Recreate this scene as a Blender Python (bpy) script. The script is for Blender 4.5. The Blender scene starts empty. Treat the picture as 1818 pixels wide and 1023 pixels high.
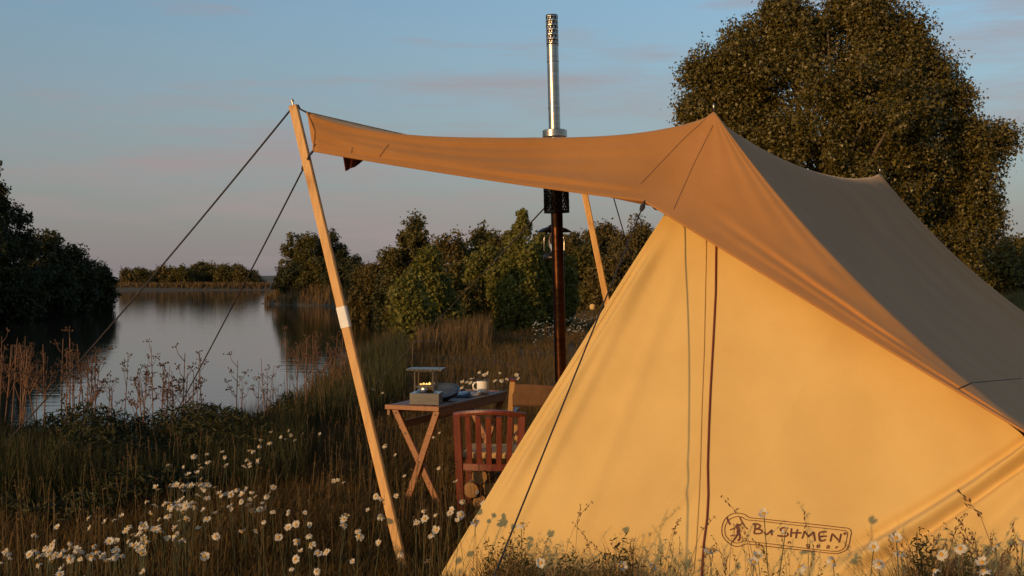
import bpy, math, random
import numpy as np
from mathutils import Vector, Matrix

SC = bpy.context.scene
COL = SC.collection
R = math.radians
rng = np.random.default_rng(7)
random.seed(7)

# ------------------------------------------------------------------ camera
CAM_H, F = 1.6, 2121.0            # eye height, focal length in photo pixels (photo 1818 wide)
cam_d = bpy.data.cameras.new('camera')
cam_d.sensor_width = 36.0
cam_d.lens = 36.0 * F / 1818.0
cam_d.shift_y = -11.5 / 1818.0
cam_d.clip_start = 0.05
cam_d.clip_end = 9000.0
cam = bpy.data.objects.new('camera', cam_d)
cam.location = (0, 0, CAM_H)
cam.rotation_euler = (R(90), 0, 0)
COL.objects.link(cam)
SC.camera = cam

# ------------------------------------------------------------------ light
SUN_EL, SUN_AZ = 10.0, 43.0        # elevation; degrees left of straight behind the camera
tosun = Vector((-math.sin(R(SUN_AZ)) * math.cos(R(SUN_EL)), -math.cos(R(SUN_AZ)) * math.cos(R(SUN_EL)), math.sin(R(SUN_EL))))
w = bpy.data.worlds.new('World')
SC.world = w
w.use_nodes = True
nt = w.node_tree
nt.nodes.clear()
sky = nt.nodes.new('ShaderNodeTexSky')
sky.sky_type = 'NISHITA'
sky.sun_disc = False
sky.sun_elevation = R(SUN_EL)
sky.sun_rotation = R(180 + SUN_AZ)
sky.altitude = 100
sky.air_density = 1.0
sky.dust_density = 1.5
sky.ozone_density = 2.5
bg = nt.nodes.new('ShaderNodeBackground')
bg.inputs['Strength'].default_value = 0.15
out = nt.nodes.new('ShaderNodeOutputWorld')
# thin high cloud wisps: noise on the view direction, stretched flat
tc = nt.nodes.new('ShaderNodeTexCoord')
mp = nt.nodes.new('ShaderNodeMapping')
mp.inputs['Scale'].default_value = (2.0, 2.0, 16.0)
mp.inputs['Location'].default_value = (0.3, 0.1, 0.4)
ns = nt.nodes.new('ShaderNodeTexNoise')
ns.inputs['Scale'].default_value = 2.2
ns.inputs['Detail'].default_value = 7
ns.inputs['Roughness'].default_value = 0.6
rp = nt.nodes.new('ShaderNodeValToRGB')
rp.color_ramp.elements[0].position = 0.50
rp.color_ramp.elements[1].position = 0.74
rp.color_ramp.elements[0].color = (0, 0, 0, 1)
rp.color_ramp.elements[1].color = (0.75, 0.75, 0.75, 1)
mx = nt.nodes.new('ShaderNodeMixRGB')
mx.inputs['Color2'].default_value = (1.75, 1.38, 1.38, 1)
tint = nt.nodes.new('ShaderNodeMixRGB')
tint.blend_type = 'MULTIPLY'
tint.inputs['Fac'].default_value = 1.0
tint.inputs['Color2'].default_value = (0.80, 0.83, 0.78, 1)
L = nt.links.new
L(tc.outputs['Generated'], mp.inputs['Vector'])
L(mp.outputs[0], ns.inputs['Vector'])
L(ns.outputs['Fac'], rp.inputs[0])
L(rp.outputs[0], mx.inputs['Fac'])
L(sky.outputs[0], tint.inputs['Color1'])
# dusty lavender air low over the horizon, the same all the way round
sx = nt.nodes.new('ShaderNodeSeparateXYZ')
hz = nt.nodes.new('ShaderNodeMapRange')
hz.interpolation_type = 'SMOOTHSTEP'
hz.inputs[1].default_value, hz.inputs[2].default_value = -0.06, 0.33
hz.inputs[3].default_value, hz.inputs[4].default_value = 0.95, 0.0
hm = nt.nodes.new('ShaderNodeMixRGB')
hm.inputs['Color2'].default_value = (1.20, 1.04, 1.12, 1)
L(tc.outputs['Generated'], sx.inputs[0])
L(sx.outputs['Z'], hz.inputs[0])
L(hz.outputs[0], hm.inputs['Fac'])
L(tint.outputs[0], hm.inputs['Color1'])
L(hm.outputs[0], mx.inputs['Color1'])
L(mx.outputs[0], bg.inputs['Color'])
L(bg.outputs[0], out.inputs['Surface'])

sun_d = bpy.data.lights.new('sun', 'SUN')
sun_d.energy = 2.2
sun_d.angle = R(0.6)
sun_d.color = (1.0, 0.56, 0.21)
sun = bpy.data.objects.new('sun', sun_d)
sun.rotation_euler = (-tosun).to_track_quat('-Z', 'Y').to_euler()
sun.location = tosun * 60
COL.objects.link(sun)
vs = SC.view_settings
vs.view_transform = 'Standard'
vs.look = 'None'
vs.exposure = 0.5
vs.gamma = 1.0
vs.use_curve_mapping = False
SC.cycles.max_bounces = 6
SC.cycles.transparent_max_bounces = 8
SC.cycles.use_denoising = True

# ------------------------------------------------------------------ helpers
def at(x, y, d):
    """the point that stands d metres ahead of the camera in the direction of photo pixel (x, y)"""
    return Vector(((x - 909) / F * d, d, CAM_H - (y - 500) / F * d))

def A3(v):
    return np.array([v[0], v[1], v[2]], float)

def unit(v):
    v = np.asarray(v, float)
    return v / max(1e-9, np.linalg.norm(v))

class MB:
    """collects shapes for one mesh"""
    def __init__(s):
        s.v, s.f = [], []
    def add(s, vs, fs):
        n = len(s.v)
        s.v += [tuple(float(c) for c in p) for p in vs]
        s.f += [tuple(i + n for i in f) for f in fs]
        return s
    def box(s, c, half, ax=None):
        c = A3(c)
        ax = np.eye(3) if ax is None else np.asarray(ax, float)
        vs = [c + ax[0] * half[0] * i + ax[1] * half[1] * j + ax[2] * half[2] * k for i in (-1, 1) for j in (-1, 1) for k in (-1, 1)]
        return s.add(vs, [(0, 1, 3, 2), (4, 6, 7, 5), (0, 4, 5, 1), (2, 3, 7, 6), (0, 2, 6, 4), (1, 5, 7, 3)])
    def bar(s, a, b, wdt, hgt, up=(0, 0, 1), chamfer=0.12):
        """bar of chamfered rectangular section from a to b"""
        a, b = A3(a), A3(b)
        z = unit(b - a)
        x = np.cross(up, z)
        if np.linalg.norm(x) < 1e-4:
            x = np.cross((0, 1, 0), z)
        x = unit(x)
        y = np.cross(z, x)
        c = chamfer * min(wdt, hgt)
        pr = [(-wdt / 2 + c, -hgt / 2), (wdt / 2 - c, -hgt / 2), (wdt / 2, -hgt / 2 + c), (wdt / 2, hgt / 2 - c),
              (wdt / 2 - c, hgt / 2), (-wdt / 2 + c, hgt / 2), (-wdt / 2, hgt / 2 - c), (-wdt / 2, -hgt / 2 + c)]
        vs = [a + x * p + y * q for p, q in pr] + [b + x * p + y * q for p, q in pr]
        fs = [(i, (i + 1) % 8, (i + 1) % 8 + 8, i + 8) for i in range(8)] + [tuple(range(7, -1, -1)), tuple(range(8, 16))]
        return s.add(vs, fs)
    def tube(s, path, rad, n=8, cap=True):
        P = [A3(p) for p in path]
        m = len(P)
        rad = [rad] * m if np.isscalar(rad) else list(rad)
        prev = None
        rings = []
        for i in range(m):
            t = unit(P[min(i + 1, m - 1)] - P[max(i - 1, 0)])
            if prev is None:
                ref = np.array((0, 0, 1.0)) if abs(t[2]) < 0.9 else np.array((1.0, 0, 0))
                x = unit(np.cross(t, ref))
            else:
                x = unit(prev - t * np.dot(prev, t))
            prev = x
            y = np.cross(t, x)
            rings.append([P[i] + (x * math.cos(2 * math.pi * k / n) + y * math.sin(2 * math.pi * k / n)) * rad[i] for k in range(n)])
        vs = [p for r in rings for p in r]
        fs = []
        for i in range(m - 1):
            for k in range(n):
                fs.append((i * n + k, i * n + (k + 1) % n, (i + 1) * n + (k + 1) % n, (i + 1) * n + k))
        if cap:
            fs.append(tuple(range(n - 1, -1, -1)))
            fs.append(tuple((m - 1) * n + k for k in range(n)))
        return s.add(vs, fs)
    def lathe(s, c, prof, n=24, axis=None):
        """prof: list of (radius, height) along the axis"""
        c = A3(c)
        z = unit(axis) if axis is not None else np.array((0, 0, 1.0))
        x = unit(np.cross(z, (0, 1, 0) if abs(z[1]) < 0.9 else (1, 0, 0)))
        y = np.cross(z, x)
        vs = []
        for r, h in prof:
            for k in range(n):
                a = 2 * math.pi * k / n
                vs.append(c + z * h + (x * math.cos(a) + y * math.sin(a)) * r)
        fs = []
        for i in range(len(prof) - 1):
            for k in range(n):
                fs.append((i * n + k, i * n + (k + 1) % n, (i + 1) * n + (k + 1) % n, (i + 1) * n + k))
        return s.add(vs, fs)
    def ribbon(s, pts, wdt, nrm):
        """flat stroke along pts lying in a plane of normal nrm"""
        P = [A3(p) for p in pts]
        nrm = unit(nrm)
        vs = []
        for i in range(len(P)):
            t = unit(P[min(i + 1, len(P) - 1)] - P[max(i - 1, 0)])
            sd = unit(np.cross(nrm, t)) * wdt / 2
            vs += [P[i] - sd, P[i] + sd]
        return s.add(vs, [(2 * i, 2 * i + 2, 2 * i + 3, 2 * i + 1) for i in range(len(P) - 1)])

def set_props(o, label=None, cat=None, group=None, kind=None):
    if label: o['label'] = label
    if cat: o['category'] = cat
    if group: o['group'] = group
    if kind: o['kind'] = kind
    return o

def empty(name, loc, label=None, cat=None, group=None):
    o = bpy.data.objects.new(name, None)
    o.empty_display_size = 0.1
    COL.objects.link(o)
    o.location = loc
    return set_props(o, label, cat, group)

def wloc(o):
    v = Vector((0, 0, 0))
    while o:
        v = v + o.location
        o = o.parent
    return v

def mesh_obj(name, V, T, mat, parent=None, label=None, cat=None, group=None, kind=None, smooth=False, recenter=True, local=False):
    """V (n,3) and T faces -> one object. World coordinates unless local."""
    if isinstance(T, np.ndarray):
        V = np.asarray(V, np.float32)
    else:
        V = np.asarray(V, np.float32).reshape(-1, 3)
    off = np.zeros(3, np.float32)
    if not local:
        if parent is not None:
            off = np.array(wloc(parent), np.float32)
        loc = np.zeros(3, np.float32)
        if recenter and len(V):
            lo, hi = V.min(0), V.max(0)
            loc = np.array([(lo[0] + hi[0]) / 2, (lo[1] + hi[1]) / 2, lo[2]], np.float32)
        V = V - loc
    else:
        loc = np.zeros(3, np.float32)
    me = bpy.data.meshes.new(name)
    if isinstance(T, np.ndarray):
        k = T.shape[1]
        me.vertices.add(len(V))
        me.vertices.foreach_set('co', V.ravel())
        me.loops.add(T.size)
        me.loops.foreach_set('vertex_index', T.astype(np.int32).ravel())
        me.polygons.add(len(T))
        me.polygons.foreach_set('loop_start', (np.arange(len(T)) * k).astype(np.int32))
        me.update(calc_edges=True)
    else:
        me.from_pydata([tuple(v) for v in V.tolist()], [], T)
        me.update()
    if smooth:
        me.polygons.foreach_set('use_smooth', [True] * len(me.polygons))
    me.materials.append(mat)
    o = bpy.data.objects.new(name, me)
    COL.objects.link(o)
    if parent is not None:
        o.parent = parent
    if not local:
        o.location = Vector((loc - off).tolist())
    return set_props(o, label, cat, group, kind)

def put(name, mb, mat, parent=None, **k):
    return mesh_obj(name, mb.v, mb.f, mat, parent, **k)

def autosmooth(o, ang=40):
    """smooth shade with sharp edges over ang degrees"""
    me = o.data
    me.polygons.foreach_set('use_smooth', [True] * len(me.polygons))
    try:
        me.set_sharp_from_angle(angle=R(ang))
    except Exception:
        pass
    return o

def copy_tree(o, parent=None):
    c = o.copy()
    COL.objects.link(c)
    c.parent = parent
    for ch in list(o.children):
        copy_tree(ch, c)
    return c

# ------------------------------------------------------------------ materials
def new_mat(name):
    m = bpy.data.materials.new(name)
    m.use_nodes = True
    t = m.node_tree
    return m, t, t.nodes['Principled BSDF']

def noise_mat(name, c1, c2, scale=8.0, rough=0.7, metal=0.0, bump=0.0, bscale=None, stretch=(1, 1, 1), spec=0.5, detail=6, coords='Object'):
    m, t, b = new_mat(name)
    N, Lk = t.nodes.new, t.links.new
    tc = N('ShaderNodeTexCoord')
    mp = N('ShaderNodeMapping')
    mp.inputs['Scale'].default_value = stretch
    ns = N('ShaderNodeTexNoise')
    ns.inputs['Scale'].default_value = scale
    ns.inputs['Detail'].default_value = detail
    r = N('ShaderNodeValToRGB')
    r.color_ramp.elements[0].position = 0.32
    r.color_ramp.elements[1].position = 0.68
    r.color_ramp.elements[0].color = (*c1, 1)
    r.color_ramp.elements[1].color = (*c2, 1)
    Lk(tc.outputs[coords], mp.inputs['Vector'])
    Lk(mp.outputs[0], ns.inputs['Vector'])
    Lk(ns.outputs['Fac'], r.inputs[0])
    Lk(r.outputs[0], b.inputs['Base Color'])
    b.inputs['Roughness'].default_value = rough
    b.inputs['Metallic'].default_value = metal
    b.inputs['Specular IOR Level'].default_value = spec
    if bump:
        n2 = N('ShaderNodeTexNoise')
        n2.inputs['Scale'].default_value = bscale or scale * 4
        n2.inputs['Detail'].default_value = 4
        bp = N('ShaderNodeBump')
        bp.inputs['Strength'].default_value = bump
        bp.inputs['Distance'].default_value = 0.01
        Lk(mp.outputs[0], n2.inputs['Vector'])
        Lk(n2.outputs['Fac'], bp.inputs['Height'])
        Lk(bp.outputs[0], b.inputs['Normal'])
    return m

def leaf_mat(name, cols, transl=0.35, rough=0.6, spec=0.25, patch=0.0, pscale=0.5):
    """foliage: each leaf or blade (mesh island) picks its own tone; part of the light passes through"""
    m, t, b = new_mat(name)
    N, Lk = t.nodes.new, t.links.new
    g = N('ShaderNodeNewGeometry')
    r = N('ShaderNodeValToRGB')
    els = r.color_ramp.elements
    while len(els) < len(cols):
        els.new(0.5)
    for i, c in enumerate(cols):
        els[i].position = i / max(1, len(cols) - 1)
        els[i].color = (*c, 1)
    src = g.outputs['Random Per Island']
    if patch:
        ns = N('ShaderNodeTexNoise')
        ns.inputs['Scale'].default_value = pscale
        ns.inputs['Detail'].default_value = 3
        Lk(g.outputs['Position'], ns.inputs['Vector'])
        mr = N('ShaderNodeMapRange')
        mr.inputs[1].default_value, mr.inputs[2].default_value = 0.3, 0.7
        Lk(ns.outputs['Fac'], mr.inputs[0])
        mxn = N('ShaderNodeMix')
        mxn.inputs[0].default_value = patch
        Lk(src, mxn.inputs[2])
        Lk(mr.outputs[0], mxn.inputs[3])
        src = mxn.outputs[0]
    Lk(src, r.inputs[0])
    Lk(r.outputs[0], b.inputs['Base Color'])
    b.inputs['Roughness'].default_value = rough
    b.inputs['Specular IOR Level'].default_value = spec
    tr = N('ShaderNodeBsdfTranslucent')
    Lk(r.outputs[0], tr.inputs['Color'])
    ms = N('ShaderNodeMixShader')
    ms.inputs[0].default_value = transl
    Lk(b.outputs[0], ms.inputs[1])
    Lk(tr.outputs[0], ms.inputs[2])
    Lk(ms.outputs[0], t.nodes['Material Output'].inputs['Surface'])
    return m

def canvas_mat(name, c1, c2, transl=0.2, weave=900):
    m = noise_mat(name, c1, c2, scale=2.2, rough=0.85, bump=0.0, spec=0.15)
    t = m.node_tree
    N, Lk = t.nodes.new, t.links.new
    b = t.nodes['Principled BSDF']
    tc = [n for n in t.nodes if n.type == 'TEX_COORD'][0]
    n2 = N('ShaderNodeTexNoise')
    n2.inputs['Scale'].default_value = 220
    n2.inputs['Detail'].default_value = 3
    n3 = N('ShaderNodeTexNoise')
    n3.inputs['Scale'].default_value = 6
    n3.inputs['Detail'].default_value = 6
    Lk(tc.outputs['Object'], n2.inputs['Vector'])
    Lk(tc.outputs['Object'], n3.inputs['Vector'])
    b1 = N('ShaderNodeBump'); b1.inputs['Strength'].default_value = 0.25; b1.inputs['Distance'].default_value = 0.002
    b2 = N('ShaderNodeBump'); b2.inputs['Strength'].default_value = 0.35; b2.inputs['Distance'].default_value = 0.02
    Lk(n2.outputs['Fac'], b1.inputs['Height'])
    Lk(n3.outputs['Fac'], b2.inputs['Height'])
    Lk(b2.outputs[0], b1.inputs['Normal'])
    Lk(b1.outputs[0], b.inputs['Normal'])
    b.inputs['Sheen Weight'].default_value = 0.15
    tr = N('ShaderNodeBsdfTranslucent')
    rp_ = [n for n in t.nodes if n.type == 'VALTORGB'][0]
    Lk(rp_.outputs[0], tr.inputs['Color'])
    ms = N('ShaderNodeMixShader')
    ms.inputs[0].default_value = transl
    Lk(b.outputs[0], ms.inputs[1])
    Lk(tr.outputs[0], ms.inputs[2])
    Lk(ms.outputs[0], t.nodes['Material Output'].inputs['Surface'])
    return m

M = {}
M['soil'] = noise_mat('soil', (0.035, 0.030, 0.014), (0.075, 0.055, 0.025), 1.2, 0.95, bump=0.6, bscale=9)
M['water'], _t, _b = new_mat('water')
_b.inputs['Base Color'].default_value = (0.012, 0.014, 0.012, 1)
_b.inputs['Roughness'].default_value = 0.04
_b.inputs['IOR'].default_value = 1.33
_n = _t.nodes.new('ShaderNodeTexNoise'); _n.inputs['Scale'].default_value = 1.0; _n.inputs['Detail'].default_value = 4
_mp = _t.nodes.new('ShaderNodeMapping'); _mp.inputs['Scale'].default_value = (0.5, 1.6, 1)
_tc = _t.nodes.new('ShaderNodeTexCoord')
_bp = _t.nodes.new('ShaderNodeBump'); _bp.inputs['Strength'].default_value = 0.06; _bp.inputs['Distance'].default_value = 0.1
_t.links.new(_tc.outputs['Object'], _mp.inputs['Vector']); _t.links.new(_mp.outputs[0], _n.inputs['Vector'])
_t.links.new(_n.outputs['Fac'], _bp.inputs['Height']); _t.links.new(_bp.outputs[0], _b.inputs['Normal'])
M['fly'] = canvas_mat('brown canvas', (0.44, 0.200, 0.058), (0.50, 0.232, 0.070), 0.16)
M['cream'] = canvas_mat('sand canvas', (0.635, 0.425, 0.150), (0.715, 0.495, 0.182), 0.12)
M['seam'] = noise_mat('seam thread', (0.26, 0.13, 0.055), (0.32, 0.17, 0.07), 30, 0.9)
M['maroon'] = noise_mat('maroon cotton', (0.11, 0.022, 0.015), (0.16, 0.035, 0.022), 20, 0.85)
M['logo'] = noise_mat('print ink', (0.075, 0.02, 0.014), (0.15, 0.05, 0.026), 60, 0.8)
M['wood'] = noise_mat('ash pole wood', (0.56, 0.30, 0.095), (0.70, 0.41, 0.145), 6, 0.55, bump=0.15, bscale=40, stretch=(9, 9, 1))
_t = M['wood'].node_tree; _b = _t.nodes['Principled BSDF']
_r = [n for n in _t.nodes if n.type == 'VALTORGB'][0]
_n = _t.nodes.new('ShaderNodeTexNoise'); _n.inputs['Scale'].default_value = 3.0; _n.inputs['Detail'].default_value = 8
_tc = [n for n in _t.nodes if n.type == 'TEX_COORD'][0]
_r2 = _t.nodes.new('ShaderNodeValToRGB'); _r2.color_ramp.elements[0].position = .28; _r2.color_ramp.elements[1].position = .46
_r2.color_ramp.elements[0].color = (.45, .30, .18, 1); _r2.color_ramp.elements[1].color = (1, 1, 1, 1)
_m = _t.nodes.new('ShaderNodeMixRGB'); _m.blend_type = 'MULTIPLY'; _m.inputs['Fac'].default_value = 1
_t.links.new(_tc.outputs['Object'], _n.inputs['Vector']); _t.links.new(_n.outputs['Fac'], _r2.inputs[0])
_t.links.new(_r.outputs[0], _m.inputs['Color1']); _t.links.new(_r2.outputs[0], _m.inputs['Color2']); _t.links.new(_m.outputs[0], _b.inputs['Base Color'])
M['tape'] = noise_mat('white tape', (0.78, 0.76, 0.70), (0.86, 0.84, 0.78), 30, 0.45)
M['rope'] = noise_mat('dark rope', (0.014, 0.013, 0.016), (0.04, 0.034, 0.036), 200, 0.8, bump=0.5, bscale=300)
M['steel'] = noise_mat('stainless steel', (0.30, 0.27, 0.235), (0.42, 0.38, 0.335), 9, 0.27, 1.0, stretch=(1, 1, 6))
M['bronze'] = noise_mat('heat stained steel', (0.030, 0.012, 0.007), (0.085, 0.034, 0.016), 5, 0.26, 1.0, stretch=(1, 1, 3))
M['darksteel'] = noise_mat('tarnished steel', (0.10, 0.09, 0.078), (0.17, 0.155, 0.135), 12, 0.35, 1.0)
M['blackmetal'] = noise_mat('black enamel metal', (0.012, 0.011, 0.011), (0.03, 0.027, 0.025), 14, 0.35, 0.6)
M['mahog'] = noise_mat('mahogany wood', (0.095, 0.017, 0.008), (0.16, 0.031, 0.012), 7, 0.42, bump=0.12, bscale=40, stretch=(6, 6, 1))
M['tablewood'] = noise_mat('oiled table wood', (0.17, 0.055, 0.012), (0.26, 0.092, 0.021), 8, 0.45, bump=0.12, bscale=40, stretch=(2, 8, 8))
M['darkwood'] = noise_mat('dark table wood', (0.12, 0.05, 0.022), (0.19, 0.085, 0.035), 8, 0.5, bump=0.1, stretch=(2, 8, 8))
M['postwood'] = noise_mat('beech post wood', (0.36, 0.20, 0.075), (0.46, 0.27, 0.11), 8, 0.5, stretch=(6, 6, 1))
M['canvasbrown'] = noise_mat('chair canvas', (0.085, 0.04, 0.016), (0.12, 0.058, 0.024), 20, 0.9, bump=0.2, bscale=300)
M['cushion'] = noise_mat('beige cushion', (0.42, 0.29, 0.14), (0.50, 0.36, 0.18), 12, 0.9, bump=0.2, bscale=200)
M['enamel'] = noise_mat('white enamel', (0.74, 0.73, 0.70), (0.82, 0.81, 0.78), 8, 0.18)
M['rim'] = noise_mat('blue black rim', (0.02, 0.03, 0.06), (0.03, 0.045, 0.08), 8, 0.25)
M['panmat'] = noise_mat('dark enamel pan', (0.02, 0.03, 0.05), (0.045, 0.06, 0.085), 9, 0.22)
M['rivet'] = noise_mat('brass rivet', (0.7, 0.55, 0.32), (0.8, 0.65, 0.4), 9, 0.3, 1.0)
M['bark'] = noise_mat('bark', (0.07, 0.05, 0.032), (0.15, 0.11, 0.07), 5, 0.95, bump=0.8, bscale=14, stretch=(3, 3, 0.7))
M['logbark'] = noise_mat('log bark', (0.16, 0.085, 0.035), (0.30, 0.17, 0.075), 16, 0.95, bump=0.8, bscale=30)
M['logend'] = noise_mat('cut log face', (0.20, 0.105, 0.038), (0.27, 0.15, 0.055), 10, 0.8)
M['petal'] = leaf_mat('daisy petal', [(0.50, 0.455, 0.35), (0.66, 0.61, 0.49)], 0.25, 0.6)
M['disc'] = noise_mat('daisy disc', (0.55, 0.26, 0.02), (0.70, 0.38, 0.035), 200, 0.8, bump=0.6, bscale=900)
M['stemgreen'] = noise_mat('flower stem', (0.05, 0.055, 0.018), (0.08, 0.085, 0.028), 20, 0.7)
M['strawstem'] = noise_mat('straw stem', (0.15, 0.09, 0.038), (0.22, 0.13, 0.055), 20, 0.8)
M['seedbrown'] = leaf_mat('seed head', [(0.07, 0.034, 0.016), (0.14, 0.075, 0.034)], 0.15)
M['reedstem'] = noise_mat('dry weed stem', (0.11, 0.055, 0.026), (0.18, 0.09, 0.042), 9, 0.85)
M['grass'] = leaf_mat('meadow grass', [(0.042, 0.030, 0.007), (0.082, 0.053, 0.013), (0.125, 0.073, 0.019), (0.180, 0.104, 0.031)], 0.3, patch=0.5, pscale=0.45)
M['weeds'] = leaf_mat('bank weeds', [(0.022, 0.026, 0.007), (0.036, 0.037, 0.009), (0.060, 0.052, 0.014)], 0.25, patch=0.4)
M['dry'] = leaf_mat('dry grass', [(0.085, 0.05, 0.018), (0.13, 0.08, 0.03), (0.18, 0.115, 0.042)], 0.3)
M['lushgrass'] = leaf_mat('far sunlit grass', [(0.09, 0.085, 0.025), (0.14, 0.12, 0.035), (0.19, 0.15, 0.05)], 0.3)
M['leaf_big'] = leaf_mat('poplar leaf', [(0.070, 0.056, 0.009), (0.095, 0.074, 0.012), (0.125, 0.096, 0.017), (0.165, 0.128, 0.026)], 0.22, 0.45, 0.4)
M['leaf_light'] = leaf_mat('willow leaf', [(0.10, 0.098, 0.017), (0.150, 0.142, 0.025), (0.205, 0.188, 0.038)], 0.35)
M['leaf_mid'] = leaf_mat('oak leaf', [(0.060, 0.053, 0.011), (0.095, 0.079, 0.016), (0.135, 0.108, 0.024)], 0.25)
M['leaf_brown'] = leaf_mat('hazel leaf', [(0.065, 0.051, 0.012), (0.102, 0.075, 0.017), (0.140, 0.100, 0.025)], 0.25)
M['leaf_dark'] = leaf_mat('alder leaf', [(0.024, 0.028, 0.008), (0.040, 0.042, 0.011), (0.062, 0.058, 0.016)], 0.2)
M['hillmat'] = noise_mat('hazy far hill woods', (0.05, 0.06, 0.055), (0.07, 0.08, 0.07), 0.05, 1.0)  # faint bluish distance haze is mixed into the base colour
M['umbel'] = leaf_mat('white umbel flowers', [(0.30, 0.28, 0.2), (0.5, 0.47, 0.38)], 0.25)
M['glass'], _t, _b = new_mat('lantern glass')
_b.inputs['Base Color'].default_value = (0.95, 0.9, 0.8, 1)
_b.inputs['Transmission Weight'].default_value = 1.0
_b.inputs['Roughness'].default_value = 0.03
_b.inputs['IOR'].default_value = 1.08
M['flame'], _t, _b = new_mat('candle flame')
_b.inputs['Base Color'].default_value = (1, 0.7, 0.3, 1)
_b.inputs['Emission Color'].default_value = (1.0, 0.62, 0.18, 1)
_b.inputs['Emission Strength'].default_value = 1.2

# ------------------------------------------------------------------ terrain
RIVER = np.array([(-400, -120), (-120, -20), (-40, 7.5), (-12, 12.2), (-6, 12.0), (-3.7, 12.8), (-3.1, 15), (-3.6, 19), (-4.3, 28), (-4.4, 36),
                  (-2, 46), (2, 60), (2, 85), (-4, 105), (-12, 126), (-22, 138), (-31, 150), (-34, 175), (-32, 230), (-20, 330), (30, 420), (120, 520),
                  (120, 560), (10, 460), (-70, 385), (-150, 372), (-118, 345), (-101, 300), (-70, 205), (-46, 134), (-37, 86), (-36, 60), (-50, 38), (-100, 10), (-400, -70)], float)

def river_sd(x, y):
    """distance to the shore, positive on land"""
    x = np.asarray(x, float); y = np.asarray(y, float)
    d2 = np.full(x.shape, 1e18)
    inside = np.zeros(x.shape, bool)
    n = len(RIVER)
    for i in range(n):
        ax, ay = RIVER[i]; bx, by = RIVER[(i + 1) % n]
        ex, ey = bx - ax, by - ay
        t = np.clip(((x - ax) * ex + (y - ay) * ey) / (ex * ex + ey * ey), 0, 1)
        d2 = np.minimum(d2, (x - ax - t * ex) ** 2 + (y - ay - t * ey) ** 2)
        c = (ay > y) != (by > y)
        with np.errstate(divide='ignore', invalid='ignore'):
            xi = ax + (y - ay) * ex / np.where(ey == 0, 1e-9, ey)
        inside ^= c & (x < xi)
    d = np.sqrt(d2)
    return np.where(inside, -d, d)

def smooth(a, b, t):
    t = np.clip((t - a) / (b - a), 0, 1)
    return t * t * (3 - 2 * t)

ZW = -1.2
def ground_h(x, y):
    x = np.asarray(x, float); y = np.asarray(y, float)
    sd = river_sd(x, y)
    r = np.hypot(x, y)
    h = -2.4 + 1.35 * smooth(-4, 0.1, sd) + 1.05 * smooth(-0.3, 1.9, sd)
    bumps = 0.05 * np.sin(x * 0.9 + 1.3) * np.cos(y * 0.7) + 0.035 * np.sin(x * 2.1 + y * 1.7)
    h = h + bumps * smooth(0.5, 3, sd) * smooth(14, 24, r)
    h = h + 1.0 * smooth(9, 22, x - 0.1 * y) * smooth(24, 42, y) * (1 - smooth(70, 110, y))
    h = h + 0.6 * smooth(40, 90, sd)
    return h

angs = np.concatenate([np.linspace(-180, -45, 28)[:-1], np.linspace(-45, 45, 220), np.linspace(45, 180, 28)[1:]])
rads = np.concatenate([[0.3], np.geomspace(1.0, 60, 170), np.geomspace(62, 3500, 90)])
AA, RRr = np.meshgrid(np.radians(angs), rads)
GX, GY = RRr * np.sin(AA), RRr * np.cos(AA)
GZ = ground_h(GX, GY)
nr, na = GX.shape
idx = np.arange(nr * na).reshape(nr, na)
quads = np.stack([idx[:-1, :-1], idx[:-1, 1:], idx[1:, 1:], idx[1:, :-1]], -1).reshape(-1, 4)[:, ::-1]
gv = np.stack([GX, GY, GZ], -1).reshape(-1, 3)
mesh_obj('ground', gv, np.ascontiguousarray(quads), M['soil'], kind='structure', smooth=True, recenter=False, label='dark grassy meadow ground falling to the river bank')
wv = [(-900, -300, ZW), (900, -300, ZW), (900, 900, ZW), (-900, 900, ZW)]
mesh_obj('river_water', wv, [(0, 1, 2, 3)], M['water'], kind='structure', recenter=False, label='calm river reflecting the evening sky')
hv, hf = [], []
hx = np.linspace(-2600, 2600, 90)
for i, x in enumerate(hx):
    top = 18 + 13 * math.sin(x * 0.0021 + 0.6) + 5 * math.sin(x * 0.011) + 2 * math.sin(x * 0.041)
    hv += [(x, 2400, -3), (x, 2460, top * 0.7), (x, 2520, top), (x, 2900, -3)]
for i in range(len(hx) - 1):
    for k in range(3):
        hf.append((4 * i + k, 4 * i + 4 + k, 4 * i + 5 + k, 4 * i + 1 + k))
mesh_obj('hills', hv, hf, M['hillmat'], kind='structure', recenter=False, smooth=True, label='low wooded hills on the far horizon')

# ------------------------------------------------------------------ tent frame of reference
A1 = A3(at(1267, 198, 7.0))
A2 = A3(at(1562, 308, 11.0))
rd = unit([A2[0] - A1[0], A2[1] - A1[1], 0])          # ridge direction (away from camera)
pd = np.array([rd[1], -rd[0], 0.0])                    # to the right of the ridge
def tp(along, perp, z, o=A1):
    return np.array([o[0], o[1], 0]) + rd * along + pd * perp + np.array([0, 0, z])
RL = float(np.linalg.norm(A2[:2] - A1[:2]))
E1 = A3(at(1145, 357, 6.55))
C1 = A3(at(1950, 845, 4.92))
E2 = tp(0.66, -0.16, 2.03, A2)
C2 = tp(0.8, 2.09, 0.80, A2)
P1U = A3(at(545, 200, 6.75)); P1D = A3(at(556, 268, 6.70))
P1T = A3(at(521, 188, 6.78)); P1B = np.array([(727 - 909) / F * 6.6, 6.6, -0.12])
P2T = A3(at(1026, 285, 11.0)); P2B = np.array([(1138 - 909) / F * 11.0, 11.0, -0.12])
P2U = P2T + np.array([0.05, -0.02, -0.08]); P2D = P2T + np.array([0.12, 0.03, -0.3])

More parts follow.
